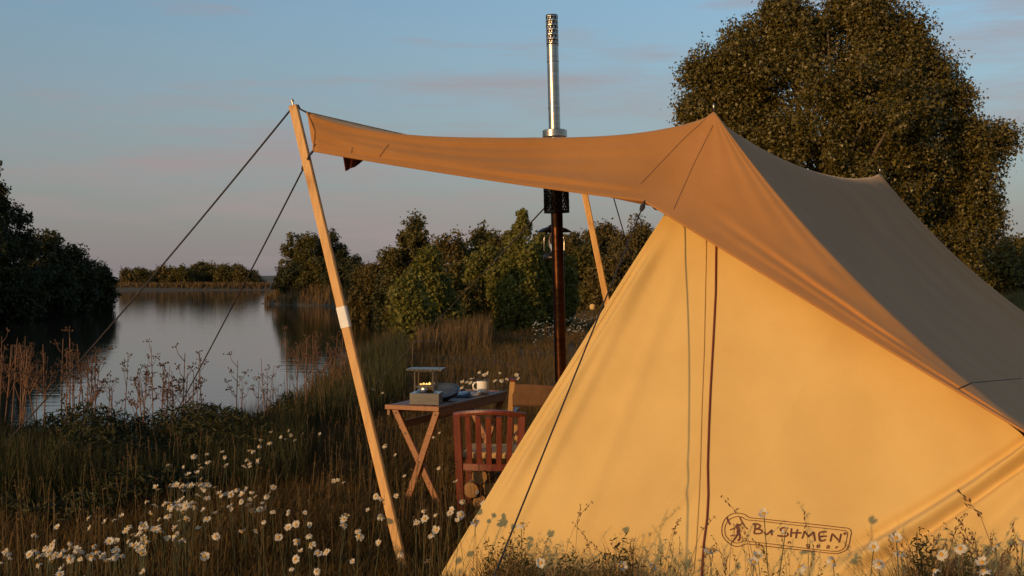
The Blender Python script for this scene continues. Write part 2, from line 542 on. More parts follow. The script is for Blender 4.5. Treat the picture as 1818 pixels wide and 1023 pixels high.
def arc(a, b, sag, n, p=2.0, side=None):
    t = np.linspace(0, 1, n)[:, None]
    prof = 1 - np.abs(2 * t - 1) ** p
    P = a + (b - a) * t
    P = P - np.array([0, 0, sag]) * prof
    if side is not None:
        P = P + np.asarray(side) * prof
    return P

def coons(c0, c1, d0, d1):
    """c0,c1 along u at v=0,1 ; d0,d1 along v at u=0,1"""
    nu, nv = len(c0), len(d0)
    u = np.linspace(0, 1, nu)[:, None, None]; v = np.linspace(0, 1, nv)[None, :, None]
    S = (1 - v) * c0[:, None] + v * c1[:, None] + (1 - u) * d0[None] + u * d1[None]
    S = S - ((1 - u) * (1 - v) * c0[0] + u * (1 - v) * c0[-1] + (1 - u) * v * c1[0] + u * v * c1[-1])
    return S

NA, NB, NC, ND = 61, 49, 41, 41
S1 = arc(A1, P1U, 0.138, NA, 3.2)
S2 = arc(A2, P2U, 0.16, NA, 3.0)
RG = arc(A1, A2, 0.13, NB, 2.2)
FE = arc(P1U, P2U, 0.05, NB, 2.0, side=tuple(pd * 0.12))
CR1 = arc(A1, C1, 0.165, ND, 2.2)
CR2 = arc(A2, C2, 0.26, ND, 2.2)
EV = arc(C1, C2, 0.05, NB, 2.0, side=tuple(-pd * 0.1))
H1 = arc(E1, P1D, 0.012, NA, 2.0)
H1C = arc(E1, C1, 0.006, 61, 2.0)
H2 = arc(E2, P2D, 0.05, NA, 2.0)
H2C = arc(E2, C2, 0.05, 53, 2.0)

verts, faces, fixed, wrinkle = [], [], [], []
def g_add(S, fixm=None, Dv=None):
    base = sum(len(v) for v in verts)
    nu, nv = S.shape[:2]
    verts.append(S.reshape(-1, 3))
    wrinkle.append(np.zeros((nu * nv, 3)) if Dv is None else np.broadcast_to(Dv, S.shape).reshape(-1, 3))
    f = np.zeros((nu, nv), bool) if fixm is None else fixm
    fixed.append(f.ravel())
    ii = np.arange(nu * nv).reshape(nu, nv) + base
    faces.extend(np.stack([ii[:-1, :-1], ii[1:, :-1], ii[1:, 1:], ii[:-1, 1:]], -1).reshape(-1, 4).tolist())

def side_flap(S, H, flip=False):
    nu, nv = len(S), ND
    u = np.linspace(0, 1, nu)[:, None, None]; v = np.linspace(0, 1, nv)[None, :, None]
    G = (1 - v) * S[:, None] + v * H[:, None]
    prof = 1 - np.abs(2 * v - 1) ** 2.2
    G = G - np.array([0, 0, 0.06]) * prof * (1 - u) ** 3
    # long pulls along the flap
    wr = 0.010 * np.sin(v * 9 + u * 2.2 + 0.4) * (4 * u * (1 - u)) + 0.006 * np.sin(v * 27 - u * 3.0 + 1.5 * np.sin(u * 8)) * (4 * u * (1 - u))
    wr = wr + 0.016 * np.exp(-((v - 0.80 + 0.10 * u) / 0.06) ** 2) * (1 - u) ** 0.6 * np.clip(u * 8, 0, 1)
    wr = wr - 0.010 * np.exp(-((v - 0.90 + 0.06 * u) / 0.04) ** 2) * np.clip(u * 8, 0, 1)
    # corner fan at the pole
    wr = wr + 0.016 * np.sin(v * 15 + 1.0) * np.clip((u - 0.86) / 0.14, 0, 1) * np.clip((1 - u) * 12, 0, 1)
    Dv = -rd * wr * (1 if not flip else -1) * np.clip((1 - v) * 6, 0, 1)
    fx = np.zeros((nu, nv), bool); fx[:, -1] = True; fx[-1, :] = True; fx[0, 0] = True
    g_add(G, fx, Dv)

def end_panel(A, H, C, flip=False):
    nu, nv = len(H), ND
    u = np.linspace(0, 1, nu)[:, None, None]; v = np.linspace(0, 1, nv)[None, :, None]
    G = A + (H[:, None] - A) * v
    prof = 1 - np.abs(2 * v - 1) ** 2.2
    sg = 0.06 + (CR_SAG - 0.06) * u ** 2
    G = G - np.array([0, 0, 1.0]) * prof * sg
    # pulls running from the peak fan down into the corner
    w_ = np.clip((u - 0.15) / 0.5, 0, 1) * np.clip((1 - u) * 9, 0, 1)
    wr = 0.030 * np.exp(-((v - 0.80 - 0.10 * u) / 0.035) ** 2) * w_ + 0.026 * np.exp(-((v - 0.62 - 0.25 * u) / 0.05) ** 2) * w_
    wr = wr - 0.022 * np.exp(-((v - 0.72 - 0.16 * u) / 0.03) ** 2) * w_
    wr = wr + 0.0025 * np.sin(u * 27 + 2.5 * u * u) * v * (1 - v) * 4 * np.clip((1 - v) * 2, 0, 1) * np.clip((1 - u) * 9, 0, 1)
    wr = wr + 0.006 * np.sin(v * 38 + u * 7) * v ** 2 * w_ + 0.012 * np.exp(-((v - 0.93 - 0.03 * u) / 0.025) ** 2) * w_
    Dv = (-rd * wr) * (1 if not flip else -1) * np.clip((1 - v) * 12, 0, 1)
    fx = np.zeros((nu, nv), bool); fx[:, -1] = True; fx[:, 0] = True
    g_add(G, fx, Dv)

CR_SAG = 0.165
g_add(coons(S1, S2, RG, FE), None)
fx = np.zeros((NA, NB), bool); fx[-1, :] = True; fx[0, 0] = True; fx[0, -1] = True
fixed[-1] = fx.ravel()
side_flap(S1, H1)
end_panel(A1, H1C, C1)
G = coons(RG, EV, CR1, CR2)
uu = np.linspace(0, 1, NB)[:, None]; vv = np.linspace(0, 1, ND)[None, :]
amp = 0.030 * np.exp(-((uu - 0.90) / 0.035) ** 2) * np.clip(vv * 4, 0, 1) - 0.02 * np.exp(-((uu - 0.955) / 0.03) ** 2) * np.clip(vv * 4, 0, 1)
amp = amp + 0.006 * np.sin(uu * 40 + vv * 3) * np.clip(vv * 1.5, 0, 1) * (1 - uu)
rn = unit(pd * 1.6 + np.array([0, 0, 1.9]))
fx = np.zeros((NB, ND), bool); fx[:, -1] = True; fx[0, 0] = True; fx[-1, 0] = True
g_add(G, fx, amp[..., None] * rn)
side_flap(S2, H2, True)
CR_SAG = 0.26
end_panel(A2, H2C, C2, True)
FV = np.concatenate(verts); FX = np.concatenate(fixed)
# weld shared borders, then let the cloth relax a little
key = np.round(FV, 3)
_, first, inv = np.unique(key, axis=0, return_index=True, return_inverse=True)
inv = inv.ravel()
nW = len(first)
WV = np.zeros((nW, 3)); cnt = np.zeros(nW)
np.add.at(WV, inv, FV); np.add.at(cnt, inv, 1)
WV /= cnt[:, None]
WD = np.zeros((nW, 3)); np.add.at(WD, inv, np.concatenate(wrinkle)); WD /= cnt[:, None]
WX = np.zeros(nW, bool); np.logical_or.at(WX, inv, FX)
ff = []
for f in faces:
    g = []
    for i in f:
        j = int(inv[i])
        if j not in g:
            g.append(j)
    if len(g) >= 3:
        ff.append(tuple(g))
ed = set()
for f in ff:
    for i in range(len(f)):
        a, b = f[i], f[(i + 1) % len(f)]
        ed.add((min(a, b), max(a, b)))
ed = np.array(list(ed))
for it in range(9):
    acc = np.zeros_like(WV); c = np.zeros(nW)
    np.add.at(acc, ed[:, 0], WV[ed[:, 1]]); np.add.at(acc, ed[:, 1], WV[ed[:, 0]])
    np.add.at(c, ed[:, 0], 1); np.add.at(c, ed[:, 1], 1)
    avg = acc / np.maximum(c, 1)[:, None]
    WV = np.where(WX[:, None], WV, WV * 0.5 + avg * 0.5)

WV = WV + WD
fly = empty('tent_fly', (A1[0], A1[1], 0), 'brown canvas fly sheet stretched over the sand tent with a side awning', 'tent fly')
cl = mesh_obj('canopy', WV, ff, M['fly'], fly, smooth=True)
sm = cl.modifiers.new('thickness', 'SOLIDIFY'); sm.thickness = 0.003; sm.offset = 0
# make all normals consistent
import bmesh
bm = bmesh.new(); bm.from_mesh(cl.data); bmesh.ops.recalc_face_normals(bm, faces=bm.faces); bm.to_mesh(cl.data); bm.free()

def fly_outer(P, n, e=0.006):
    return [A3(p) + np.asarray(n) * e for p in P]
def interp(P, t):
    P = np.asarray(P); x = t * (len(P) - 1); i = int(min(x, len(P) - 2)); return P[i] + (P[i + 1] - P[i]) * (x - i)
# hems (rolled edges)
put('hem', MB().tube(H1[::2], 0.006, 6), M['fly'], fly)
put('hem', MB().tube(H1C[::2], 0.006, 6), M['fly'], fly)
put('hem', MB().tube(FE[::2], 0.006, 6), M['fly'], fly)
put('hem', MB().tube([P1U, (P1U + P1D) / 2 + np.array([0.025, 0, 0]), P1D], 0.006, 6), M['fly'], fly)
# seams on the end: sampled from the welded cloth surface by straight drop towards the camera side
from mathutils.bvhtree import BVHTree
BVH = BVHTree.FromPolygons([tuple(v) for v in WV.tolist()], [tuple(f) for f in ff])
camv = Vector((0, 0, CAM_H))
def on_cloth(x, y, e=0.004):
    d = (at(x, y, 1.0) - camv).normalized()
    h = BVH.ray_cast(camv, d)
    return None if h[0] is None else h[0] - d * e
def seam(pts, wdt, name='seam', mat='seam', e=0.005):
    P = []
    for (xa, ya), (xb, yb) in zip(pts[:-1], pts[1:]):
        for k in range(14):
            q = on_cloth(xa + (xb - xa) * k / 14, ya + (yb - ya) * k / 14, e)
            if q is not None: P.append(q)
    if len(P) > 2:
        put(name, MB().tube(P, wdt / 2, 5), M[mat], fly)
seam([(1254, 210), (1215, 245), (1132, 332)], 0.0035)
seam([(1266, 222), (1232, 290), (1193, 378)], 0.0045)
seam([(690, 256), (672, 280)], 0.003)
seam([(625, 262), (623, 272)], 0.003)
# pegging cord lying over the corner crease
seam([(1702, 690), (1725, 680), (1760, 677), (1817, 672)], 0.006, 'cord', 'rope', 0.008)
# pins over the two tent poles
for A in (A1, A2):
    put('pole_pin', MB().lathe(A - np.array([0, 0, 0.02]), [(0, 0), (0.0055, 0), (0.0055, 0.055), (0.003, 0.068), (0, 0.07)], 8), M['steel'], fly, smooth=True)
# maroon corner flap that hangs under the awning
q0, q1, q2 = A3(at(606, 262, 7.05)), A3(at(664, 270, 7.25)), A3(at(613, 304, 7.08))
fl = MB()
nn = 9
for i in range(nn):
    for j in range(nn):
        s, t = i / (nn - 1), j / (nn - 1)
        p = q0 + (q1 - q0) * s * (1 - t * 0.55) + (q2 - q0) * t * (1 - 0.35 * s)
        p = p + np.array([0, 0.012 * math.sin(s * 11), 0])
        fl.v.append(tuple(p))
for i in range(nn - 1):
    for j in range(nn - 1):
        fl.f.append((i * nn + j, (i + 1) * nn + j, (i + 1) * nn + j + 1, i * nn + j + 1))
o = put('hanging_flap', fl, M['maroon'], fly, smooth=True, label='dark maroon flap hanging below the awning')
o.modifiers.new('t', 'SOLIDIFY').thickness = 0.003
# corner straps from cloth to pole
put('strap', MB().tube([P1U, (P1U + P1T) / 2 + np.array([0, 0, 0.0]), P1T + np.array([0.03, -0.03, 0.0])], [0.006, 0.005, 0.006], 6), M['rope'], fly)
put('strap', MB().tube([P1D, A3(at(547, 279, 6.70))], 0.007, 6), M['rope'], fly)

# ------------------------------------------------------------------ inner tent
ZT = 2.43
Tn, Tf = tp(0, 0, ZT), tp(0, 0, ZT, A2)
BA = 1.41
W_L = tp(-BA, -1.06, -0.03); W_R = tp(-BA, 2.06, -0.03)
CI = tp(-BA * (1 - 0.79 / ZT), 1.95, 0.79)
W_L2 = tp(BA, -1.06, -0.03, A2); W_R2 = tp(0.5, 1.6, -0.03, A2); CI2 = tp(0.3, 1.5, 0.7, A2)
wn = unit(np.cross(W_R - W_L, Tn - W_L))
if wn[1] > 0: wn = -wn
def on_wall(x, y, e=0.0):
    d = A3(at(x, y, 1.0)) - np.array([0, 0, CAM_H])
    o_ = np.array([0, 0, CAM_H])
    k = np.dot(Tn - o_, wn) / np.dot(d, wn)
    return o_ + d * k + wn * e
def seg_d(P, a, b):
    """distance to the line ab and parameter along it"""
    e = b - a
    t = np.clip(((P - a) @ e) / (e @ e), -0.3, 1.3)
    q = a + e * t[..., None]
    d = P - q
    sd_ = np.linalg.norm(d, axis=-1) * np.sign(d[..., 2])
    return sd_, t
nu, nv = 260, 200
def lin(a, b, n): return a + (b - a) * np.linspace(0, 1, n)[:, None]
leftedge = lin(W_L, Tn, nv)
bul = (1 - np.abs(2 * np.linspace(0, 1, nv) - 1) ** 2)[:, None]
leftedge = leftedge - pd * 0.028 * bul
W = coons(lin(W_L, W_R, nu), arc(Tn, CI, 0.12, nu), leftedge, lin(W_R, CI, nv))
disp = np.zeros((nu, nv))
# tension fold running up to the right eave corner
fa, fb = on_wall(1470, 1018), on_wall(1850, 778)
s_, t_ = seg_d(W, fa, fb)
fade = np.clip((t_ + 0.05) * 3.5, 0, 1)
wd = 0.034 - 0.012 * np.clip(t_, 0, 1)
disp += 0.058 * np.exp(-(s_ / wd) ** 2) * fade
disp -= 0.034 * np.exp(-((s_ - 2.0 * wd) / (0.9 * wd)) ** 2) * fade
disp -= 0.040 * np.exp(-((s_ + 1.8 * wd) / (0.75 * wd)) ** 2) * fade
fa, fb = on_wall(1650, 1010), on_wall(1850, 835)
s_, t_ = seg_d(W, fa, fb)
disp -= 0.034 * np.exp(-(s_ / 0.055) ** 2) * np.clip(t_ * 2, 0, 1)
# soft folds falling along the left edge
for (x0, y0, x1, y1, a_, w_) in [(1195, 395, 905, 860, 0.022, 0.040), (1180, 395, 860, 910, -0.016, 0.030), (1170, 440, 900, 960, 0.012, 0.035), (1225, 420, 1000, 1000, 0.008, 0.05),
                                 (1215, 985, 1150, 1010, 0.012, 0.03), (1245, 840, 1090, 1010, 0.011, 0.028), (1255, 760, 1120, 960, 0.006, 0.03)]:
    s_, t_ = seg_d(W, on_wall(x0, y0), on_wall(x1, y1))
    disp += 1.7 * a_ * np.exp(-(s_ / w_) ** 2) * np.clip(t_ * 5, 0, 1) * np.clip((1.15 - t_) * 4, 0, 1)
# wide slow billow
uu = np.linspace(0, 1, nu)[:, None]; vv = np.linspace(0, 1, nv)[None, :]
disp += -0.045 * np.sin(np.pi * np.clip((uu - 0.46) / 0.54, 0, 1)) * np.sin(np.pi * vv) - 0.025 * np.sin(np.pi * np.clip(uu / 0.46, 0, 1)) * np.sin(np.pi * vv)
disp += 0.004 * np.sin(uu * 31 + vv * 9) * np.sin(vv * 13 + uu * 4)
edge = np.clip(uu * 30, 0, 1) * np.clip((1 - uu) * 30, 0, 1)
W = W + (disp * edge)[..., None] * wn
tent = empty('canvas_tent', (A1[0] + 1, A1[1] + 2, 0), 'sand yellow canvas tent glowing in low sun beneath the brown fly', 'tent')
ii = np.arange(nu * nv).reshape(nu, nv)
q = np.stack([ii[:-1, :-1], ii[1:, :-1], ii[1:, 1:], ii[:-1, 1:]], -1).reshape(-1, 4)
o = mesh_obj('end_wall', W.reshape(-1, 3), np.ascontiguousarray(q), M['cream'], tent, smooth=True, label='sunlit end wall of sand canvas with printed badge')
WBVH = BVHTree.FromPolygons([tuple(v) for v in W.reshape(-1, 3).tolist()], q.tolist())
def on_wall2(x, y, e=0.003):
    d = (at(x, y, 1.0) - camv).normalized()
    h = WBVH.ray_cast(camv, d)
    if h[0] is None: return on_wall(x, y, e)
    return A3(h[0]) + wn * e
def plane_wall(name, a, b, c, d, n1=24, n2=16, bulge=0.03):
    S = coons(lin(a, b, n1), lin(d, c, n1), lin(a, d, n2), lin(b, c, n2))
    nrm = unit(np.cross(b - a, d - a))
    if nrm[2] < 0: nrm = -nrm
    u = np.linspace(0, 1, n1)[:, None]; v = np.linspace(0, 1, n2)[None, :]
    S = S + (bulge * np.sin(np.pi * u) ** 0.5 * np.sin(np.pi * v))[..., None] * nrm
    k = np.arange(n1 * n2).reshape(n1, n2)
    f = np.stack([k[:-1, :-1], k[1:, :-1], k[1:, 1:], k[:-1, 1:]], -1).reshape(-1, 4)
    return mesh_obj(name, S.reshape(-1, 3), np.ascontiguousarray(f), M['cream'], tent, smooth=True)
sh = np.array([0, 0, -0.004])
plane_wall('side_wall', W_L + rd * .004, W_L2, Tf + sh, Tn + sh, bulge=-.05)
plane_wall('roof_slope', CI + rd * .05 - pd * .1 - np.array([0, 0, .1]), CI2, Tf + sh * 20, Tn + sh * 20, bulge=-0.45)
plane_wall('side_wall', W_R + rd * .004, W_R2, CI2 + sh, CI + sh)
plane_wall('end_wall', W_L2 + rd * .004, W_R2, CI2 + sh, Tf + sh * 20, bulge=-.2)
for A in (A1, A2):
    put('tent_pole', MB().lathe((A[0], A[1], -0.05), [(0, 0), (0.02, 0), (0.02, A[2] + 0.02), (0, A[2] + 0.02)], 10), M['wood'], tent, smooth=True)
# zip: maroon piping and its stitched cover strip
zp = [(1272, 428), (1271, 520), (1267, 600), (1262, 690), (1259, 760), (1257, 830), (1258, 880), (1256, 920), (1250, 965), (1247, 1010), (1244, 1080)]
zpp = []
for (xa, ya), (xb, yb) in zip(zp[:-1], zp[1:]):
    for k in range(8):
        zpp.append(on_wall2(xa + (xb - xa) * k / 8, ya + (yb - ya) * k / 8, 0.006))
zpp = [zpp[0] + (zpp[0] - zpp[8]) * 1.0] + zpp
put('zip', MB().tube(zpp, 0.0052, 6), M['maroon'], tent, smooth=True)
st = MB()
sl = [(1254, 425), (1252, 520), (1250, 620), (1246, 720), (1243, 830), (1240, 900), (1236, 965), (1230, 1030)]
spp = []
for (xa, ya), (xb, yb) in zip(sl[:-1], sl[1:]):
    for k in range(6):
        spp.append(on_wall2(xa + (xb - xa) * k / 6, ya + (yb - ya) * k / 6, 0.003))
put('zip_flap', MB().tube(spp, 0.0035, 5), M['cream'], tent, smooth=True)
put('corner_toggle', MB().lathe(on_wall2(1052, 545, 0.0) - pd * .0, [(0, -.018), (.016, -.012), (.016, .012), (0, .018)], 8), M['cream'], tent, smooth=True)
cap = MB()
cap.add([on_wall2(x, y, 0.008) for x, y in [(1152, 362), (1176, 352), (1222, 372), (1234, 394), (1196, 381), (1163, 374)]], [(0, 1, 2, 3, 4, 5)])  # shaded gap under the hem, done as a maroon patch on the wall
put('gap_shade', cap, M['maroon'], tent, label='dark maroon patch standing in for the shaded gap below the fly')
# printed badge on the end wall
def stroke(mb, pts, wdt=0.0052, sub=4, closed=False):
    P = [np.array(p, float) for p in pts]
    if closed: P.append(P[0])
    Q = []
    n = len(P)
    for i in range(n - 1):                      # catmull-rom
        p0, p1, p2, p3 = P[max(i - 1, 0)], P[i], P[i + 1], P[min(i + 2, n - 1)]
        if closed:
            p0 = P[(i - 1) % (n - 1)] if i == 0 else p0
            p3 = P[1] if i + 2 >= n else p3
        for k in range(sub):
            t = k / sub
            Q.append(0.5 * ((2 * p1) + (-p0 + p2) * t + (2 * p0 - 5 * p1 + 4 * p2 - p3) * t * t + (-p0 + 3 * p1 - 3 * p2 + p3) * t ** 3))
    Q.append(P[-1])
    mb.ribbon([on_wall2(x, y, 0.0035) for x, y in Q], wdt, wn)
def poly(mb, pts, wdt=0.0052, n=5):
    Q = []
    for (xa, ya), (xb, yb) in zip(pts[:-1], pts[1:]):
        Q += [(xa + (xb - xa) * k / n, ya + (yb - ya) * k / n) for k in range(n)]
    Q.append(pts[-1])
    mb.ribbon([on_wall2(x, y, 0.0035) for x, y in Q], wdt, wn)
def z3(x, y): return (1240 + x / 5.681, 860 + y / 5.681)      # reading scale of the badge drawing
frame_o = [z3(*p) for p in [(520, 338), (470, 308), (405, 293), (330, 305), (265, 360), (238, 440), (245, 520), (290, 580), (350, 622), (410, 628), (480, 605), (560, 612), (800, 640), (1100, 672), (1360, 700), (1440, 690), (1500, 655), (1522, 600), (1535, 530), (1542, 480), (1515, 447), (1460, 440), (1200, 410), (900, 380), (650, 352)]]
frame_i = [z3(*p) for p in [(490, 360), (450, 338), (405, 328), (345, 340), (290, 385), (268, 445), (275, 515), (315, 565), (370, 593), (420, 590), (470, 573), (560, 585), (800, 612), (1100, 650), (1360, 678), (1430, 670), (1472, 640), (1488, 590), (1500, 530), (1505, 500), (1490, 475), (1440, 465), (1200, 438), (900, 405), (640, 375)]]
lg = MB(); stroke(lg, frame_o, 0.0038, 5, True); stroke(lg, frame_i, 0.0034, 5, True)
put('badge_outline', lg, M['logo'], tent, label='double outline of the printed badge')
lt = {
 'B': [[(575, 405), (570, 450), (562, 498)], [(548, 402), (600, 405), (625, 425), (600, 447), (575, 452)], [(575, 452), (620, 458), (645, 478), (620, 498), (562, 500)]],
 'u': [[(668, 480), (675, 505), (695, 505), (742, 462)], [(742, 462), (735, 490), (745, 515)]],
 'S': [[(905, 447), (860, 440), (825, 455), (850, 478), (895, 495), (900, 515), (870, 527), (795, 520)]],
 'H': [[(940, 445), (935, 490), (933, 535)], [(1002, 455), (990, 500), (985, 548)], [(935, 495), (960, 492), (1040, 492)]],
 'M': [[(1045, 550), (1060, 510), (1070, 472)], [(1070, 472), (1110, 530)], [(1110, 530), (1165, 482)], [(1165, 482), (1170, 530), (1178, 577)]],
 'E': [[(1295, 482), (1225, 488), (1218, 540), (1235, 575), (1285, 560)], [(1222, 530), (1260, 527), (1295, 525)]],
 'N': [[(1332, 582), (1340, 540), (1350, 500)], [(1350, 500), (1420, 575)], [(1420, 592), (1440, 500)]],
}
for ch, sts in lt.items():
    mb = MB()
    for s in sts: stroke(mb, [z3(*p) for p in s], 0.0078, 5)
    put('letter', mb, M['logo'], tent, label='handwritten printed letter ' + ch)
mb = MB()                                                   # the small figure in the ring
stroke(mb, [z3(380, 412), (z3(392, 418)), z3(385, 430)], 0.018, 5)
stroke(mb, [z3(385, 425), z3(405, 455), z3(402, 490), z3(415, 510)], 0.016, 5)
stroke(mb, [z3(320, 462), z3(370, 442), z3(410, 420), z3(440, 395)], 0.006, 5)
stroke(mb, [z3(420, 335), z3(445, 385), z3(470, 430), z3(500, 455)], 0.005, 5)
stroke(mb, [z3(402, 495), z3(380, 535), z3(350, 575)], 0.008, 5)
stroke(mb, [z3(415, 505), z3(420, 540), z3(400, 575)], 0.010, 5)
stroke(mb, [z3(320, 525), z3(355, 515), z3(385, 515)], 0.005, 5)
stroke(mb, [z3(288, 330), z3(300, 370), z3(322, 410)], 0.009, 5)
put('figure_mark', mb, M['logo'], tent, label='small running figure printed in the badge ring')
SMALLW = 0.0046
sm_ = {'n': [[(905, 600), (906, 582)], [(906, 588), (918, 580), (928, 588), (928, 602)]],
 'g': [[(1120, 612), (1102, 606), (1090, 620), (1102, 634), (1118, 626), (1120, 612)], [(1120, 612), (1120, 640), (1095, 640)]],
 'e': [[(1198, 628), (1224, 628), (1220, 614), (1205, 614), (1196, 628), (1208, 642), (1224, 638)]],
 'a': [[(1296, 622), (1315, 620), (1320, 632), (1318, 648)], [(1318, 634), (1300, 634), (1296, 646), (1318, 646)]],
 'r': [[(1385, 652), (1387, 632)], [(1387, 640), (1398, 630), (1410, 638)]]}
for ch, sts in sm_.items():
    mb = MB()
    for s in sts: stroke(mb, [z3(*p) for p in s], SMALLW, 4)
    put('letter', mb, M['logo'], tent, label='small printed letter ' + ch)
mb = MB(); stroke(mb, [z3(1478 + 13 * math.cos(a), 500 + 13 * math.sin(a)) for a in np.linspace(0, 5.5, 8)], 0.002, 3, True); stroke(mb, [z3(1474, 508), z3(1474, 493), z3(1483, 497), z3(1476, 501), z3(1484, 508)], 0.002, 3)
put('registered_mark', mb, M['logo'], tent)

# ------------------------------------------------------------------ awning poles and guy ropes
def pole(T, B, label, tape=None, sec=0.052):
    t = empty('awning_pole', (B[0], B[1], 0), label, 'pole', 'wooden awning poles')
    d = unit(T - B)
    up = unit(np.array([-0.06, -1.0, 0.0]))
    o = put('shaft', MB().bar(B, T, sec, sec, up=up), M['wood'], t)
    put('top_pin', MB().tube([T - d * .02, T + d * 0.035], 0.006, 8).lathe(T + d * 0.03, [(0, -.008), (.010, -.004), (.010, .004), (0, .012)], 8, axis=d), M['steel'], t)
    if tape:
        a, b = tape
        put('tape', MB().bar(B + (T - B) * a, B + (T - B) * b, sec + 0.005, sec + 0.005, up=up), M['tape'], t)
    return t
hgt = P1T[2] - P1B[2]
def frac(T, B, y, d): return ((CAM_H - (y - 500) / F * d) - B[2]) / (T[2] - B[2])
pole(P1T, P1B, 'tall sunlit wooden pole with white tape band holding the near awning corner', (frac(P1T, P1B, 582, 6.68), frac(P1T, P1B, 545, 6.7)), 0.049)
pole(P2T, P2B, 'slanting wooden pole under the far awning corner behind the stove pipe', None, 0.056)

def rope(name, pts, label, rad=0.0055, sag=0.0, tens=None, peg=True):
    a, b = A3(pts[0]), A3(pts[1])
    t = empty(name, (b[0], b[1], b[2]), label, 'rope', 'dark guy ropes')
    P = arc(a, b, sag, 24)
    put('cord', MB().tube(P, rad, 6), M['rope'], t, smooth=True)
    if tens is not None:
        c = interp(P, tens); d = unit(b - a)
        put('tensioner', MB().lathe(c - d * .03, [(0, 0), (.012, .004), (.015, .02), (.011, .05), (0, .056)], 8, axis=d).tube([a, c], rad * 1.7, 6), M['rope'], t)
    if peg:
        d = unit(a - b); d[2] = 0
        put('peg', MB().tube([b + np.array([0, 0, .05]), b - d * .03 + np.array([0, 0, -.12])], 0.006, 6).tube([b + np.array([0, 0, .05]), b + d * .03 + np.array([0, 0, .045])], .005, 6), M['steel'], t)
    return t
def gnd(x, y): return np.array([x, y, float(ground_h(np.array([x]), np.array([y]))[0])])
rope('guy_rope', (A3(at(516, 195, 6.78)), gnd(-4.35, 9.6)), 'long dark rope from the near pole top down to the reeds', 0.0055, 0.05, None)
rope('guy_rope', (A3(at(549, 279, 6.72)), gnd(-3.42, 11.3)), 'dark rope from the near awning corner to the river edge', 0.0055, 0.02, 0.02)
rope('guy_rope', (E1 + np.array([-0.0, -0.0, -0.0]), np.array([-0.282, 4.3, 0.0])), 'dark rope with tensioner crossing the front of the sand tent wall', 0.0044, 0.0, 0.02)
rope('guy_rope', (P2U + np.array([-.02, 0, 0]), gnd(-2.2, 13.5)), 'dark rope from the far pole toward the meadow trees', 0.0042, 0.03, 0.28)
rope('guy_rope', (A3(at(1078, 312, 11.25)), gnd(2.0, 14.6)), 'thin dark rope beyond the far pole against the brown trees', 0.006, 0.0, None)

# ------------------------------------------------------------------ stove and pipe under the awning
pt, pb = A3(at(979.5, 27, 8.2)), A3(at(995, 640, 8.2))
pdv = unit(pt - pb)
def pipe_pt(y):
    return pb + (pt - pb) * ((640 - y) / (640 - 27.0))
stv0 = pipe_pt(800)
stove = empty('tent_stove', (stv0[0], stv0[1], 0), 'small black camp stove with tall steel flue pipe through the awning', 'stove')
PR = 0.0405
def section(y0, y1, mat, r=PR):
    a, b = pipe_pt(y0), pipe_pt(y1)
    ln = np.linalg.norm(b - a)
    o = put('pipe_section', MB().lathe(a, [(r, 0), (r, ln - .012), (r * 1.05, ln - .010), (r * 1.05, ln - 0.001), (r, ln)], 28, axis=pdv), M[mat], stove)
    autosmooth(o, 35)
for y0, y1 in [(830, 720), (720, 628), (628, 560), (560, 540), (540, 468), (468, 445), (445, 330)]: section(y0, y1, 'bronze')
for y0, y1 in [(330, 190), (190, 108), (108, 80)]: section(y0, y1, 'steel', PR * 0.98)
a = pipe_pt(243)
o = put('flue_collar', MB().lathe(a, [(PR, 0), (0.084, 0), (0.084, 0.042), (0.078, 0.046), (PR, 0.046)], 32, axis=pdv), M['steel'], stove); autosmooth(o, 35)
# perforated heat guard: crossing strips round the pipe
g0, g1 = pipe_pt(378), pipe_pt(300)
gl = np.linalg.norm(g1 - g0)
gx = unit(np.cross(pdv, (0, 1, 0))); gy = np.cross(pdv, gx)
gm = MB()
for sgn in (-1, 1):
    for k in range(22):
        P = []
        for j in range(15):
            an = 2 * math.pi * k / 22 + sgn * 2.1 * j / 14
            P.append(g0 + pdv * gl * j / 14 + (gx * math.cos(an) + gy * math.sin(an)) * (0.083 + 0.001 * sgn))
        gm.tube(P, 0.0042, 4, cap=False)
gm.lathe(g0, [(0.081, 0), (0.087, 0), (0.087, 0.014), (0.081, 0.014)], 28, axis=pdv)
put('heat_guard', gm, M['blackmetal'], stove)
# perforated spark cap
a, b = pipe_pt(80), pipe_pt(27)
ln = np.linalg.norm(b - a)
rows, cols = 13, 22
cp = MB()
for j in range(rows + 1):
    for k in range(cols):
        an = 2 * math.pi * k / cols
        cp.v.append(tuple(a + pdv * ln * j / rows + (gx * math.cos(an) + gy * math.sin(an)) * (PR * 1.03)))
for j in range(rows):
    for k in range(cols):
        if j % 2 == 1 and j < rows - 1 and (k + (j // 2)) % 2 == 0: continue
        cp.f.append((j * cols + k, j * cols + (k + 1) % cols, (j + 1) * cols + (k + 1) % cols, (j + 1) * cols + k))
put('cap_hole_shade', MB().lathe(a, [(PR * .85, .004), (PR * .85, ln - .01)], 20, axis=pdv), M['blackmetal'], stove, smooth=True)  # black tube added inside so the cap holes read as dark
o = put('spark_cap', cp, M['steel'], stove, smooth=True)
o.modifiers.new('t', 'SOLIDIFY').thickness = 0.002
sb = MB().box((stv0[0], stv0[1] + .05, 0.34), (0.15, 0.2, 0.14))
o = put('firebox', sb, M['blackmetal'], stove); bv = o.modifiers.new('b', 'BEVEL'); bv.width = 0.012; bv.segments = 2
put('stove_door', MB().box((stv0[0], stv0[1] - .155, 0.34), (0.1, 0.006, 0.09)), M['steel'], stove)
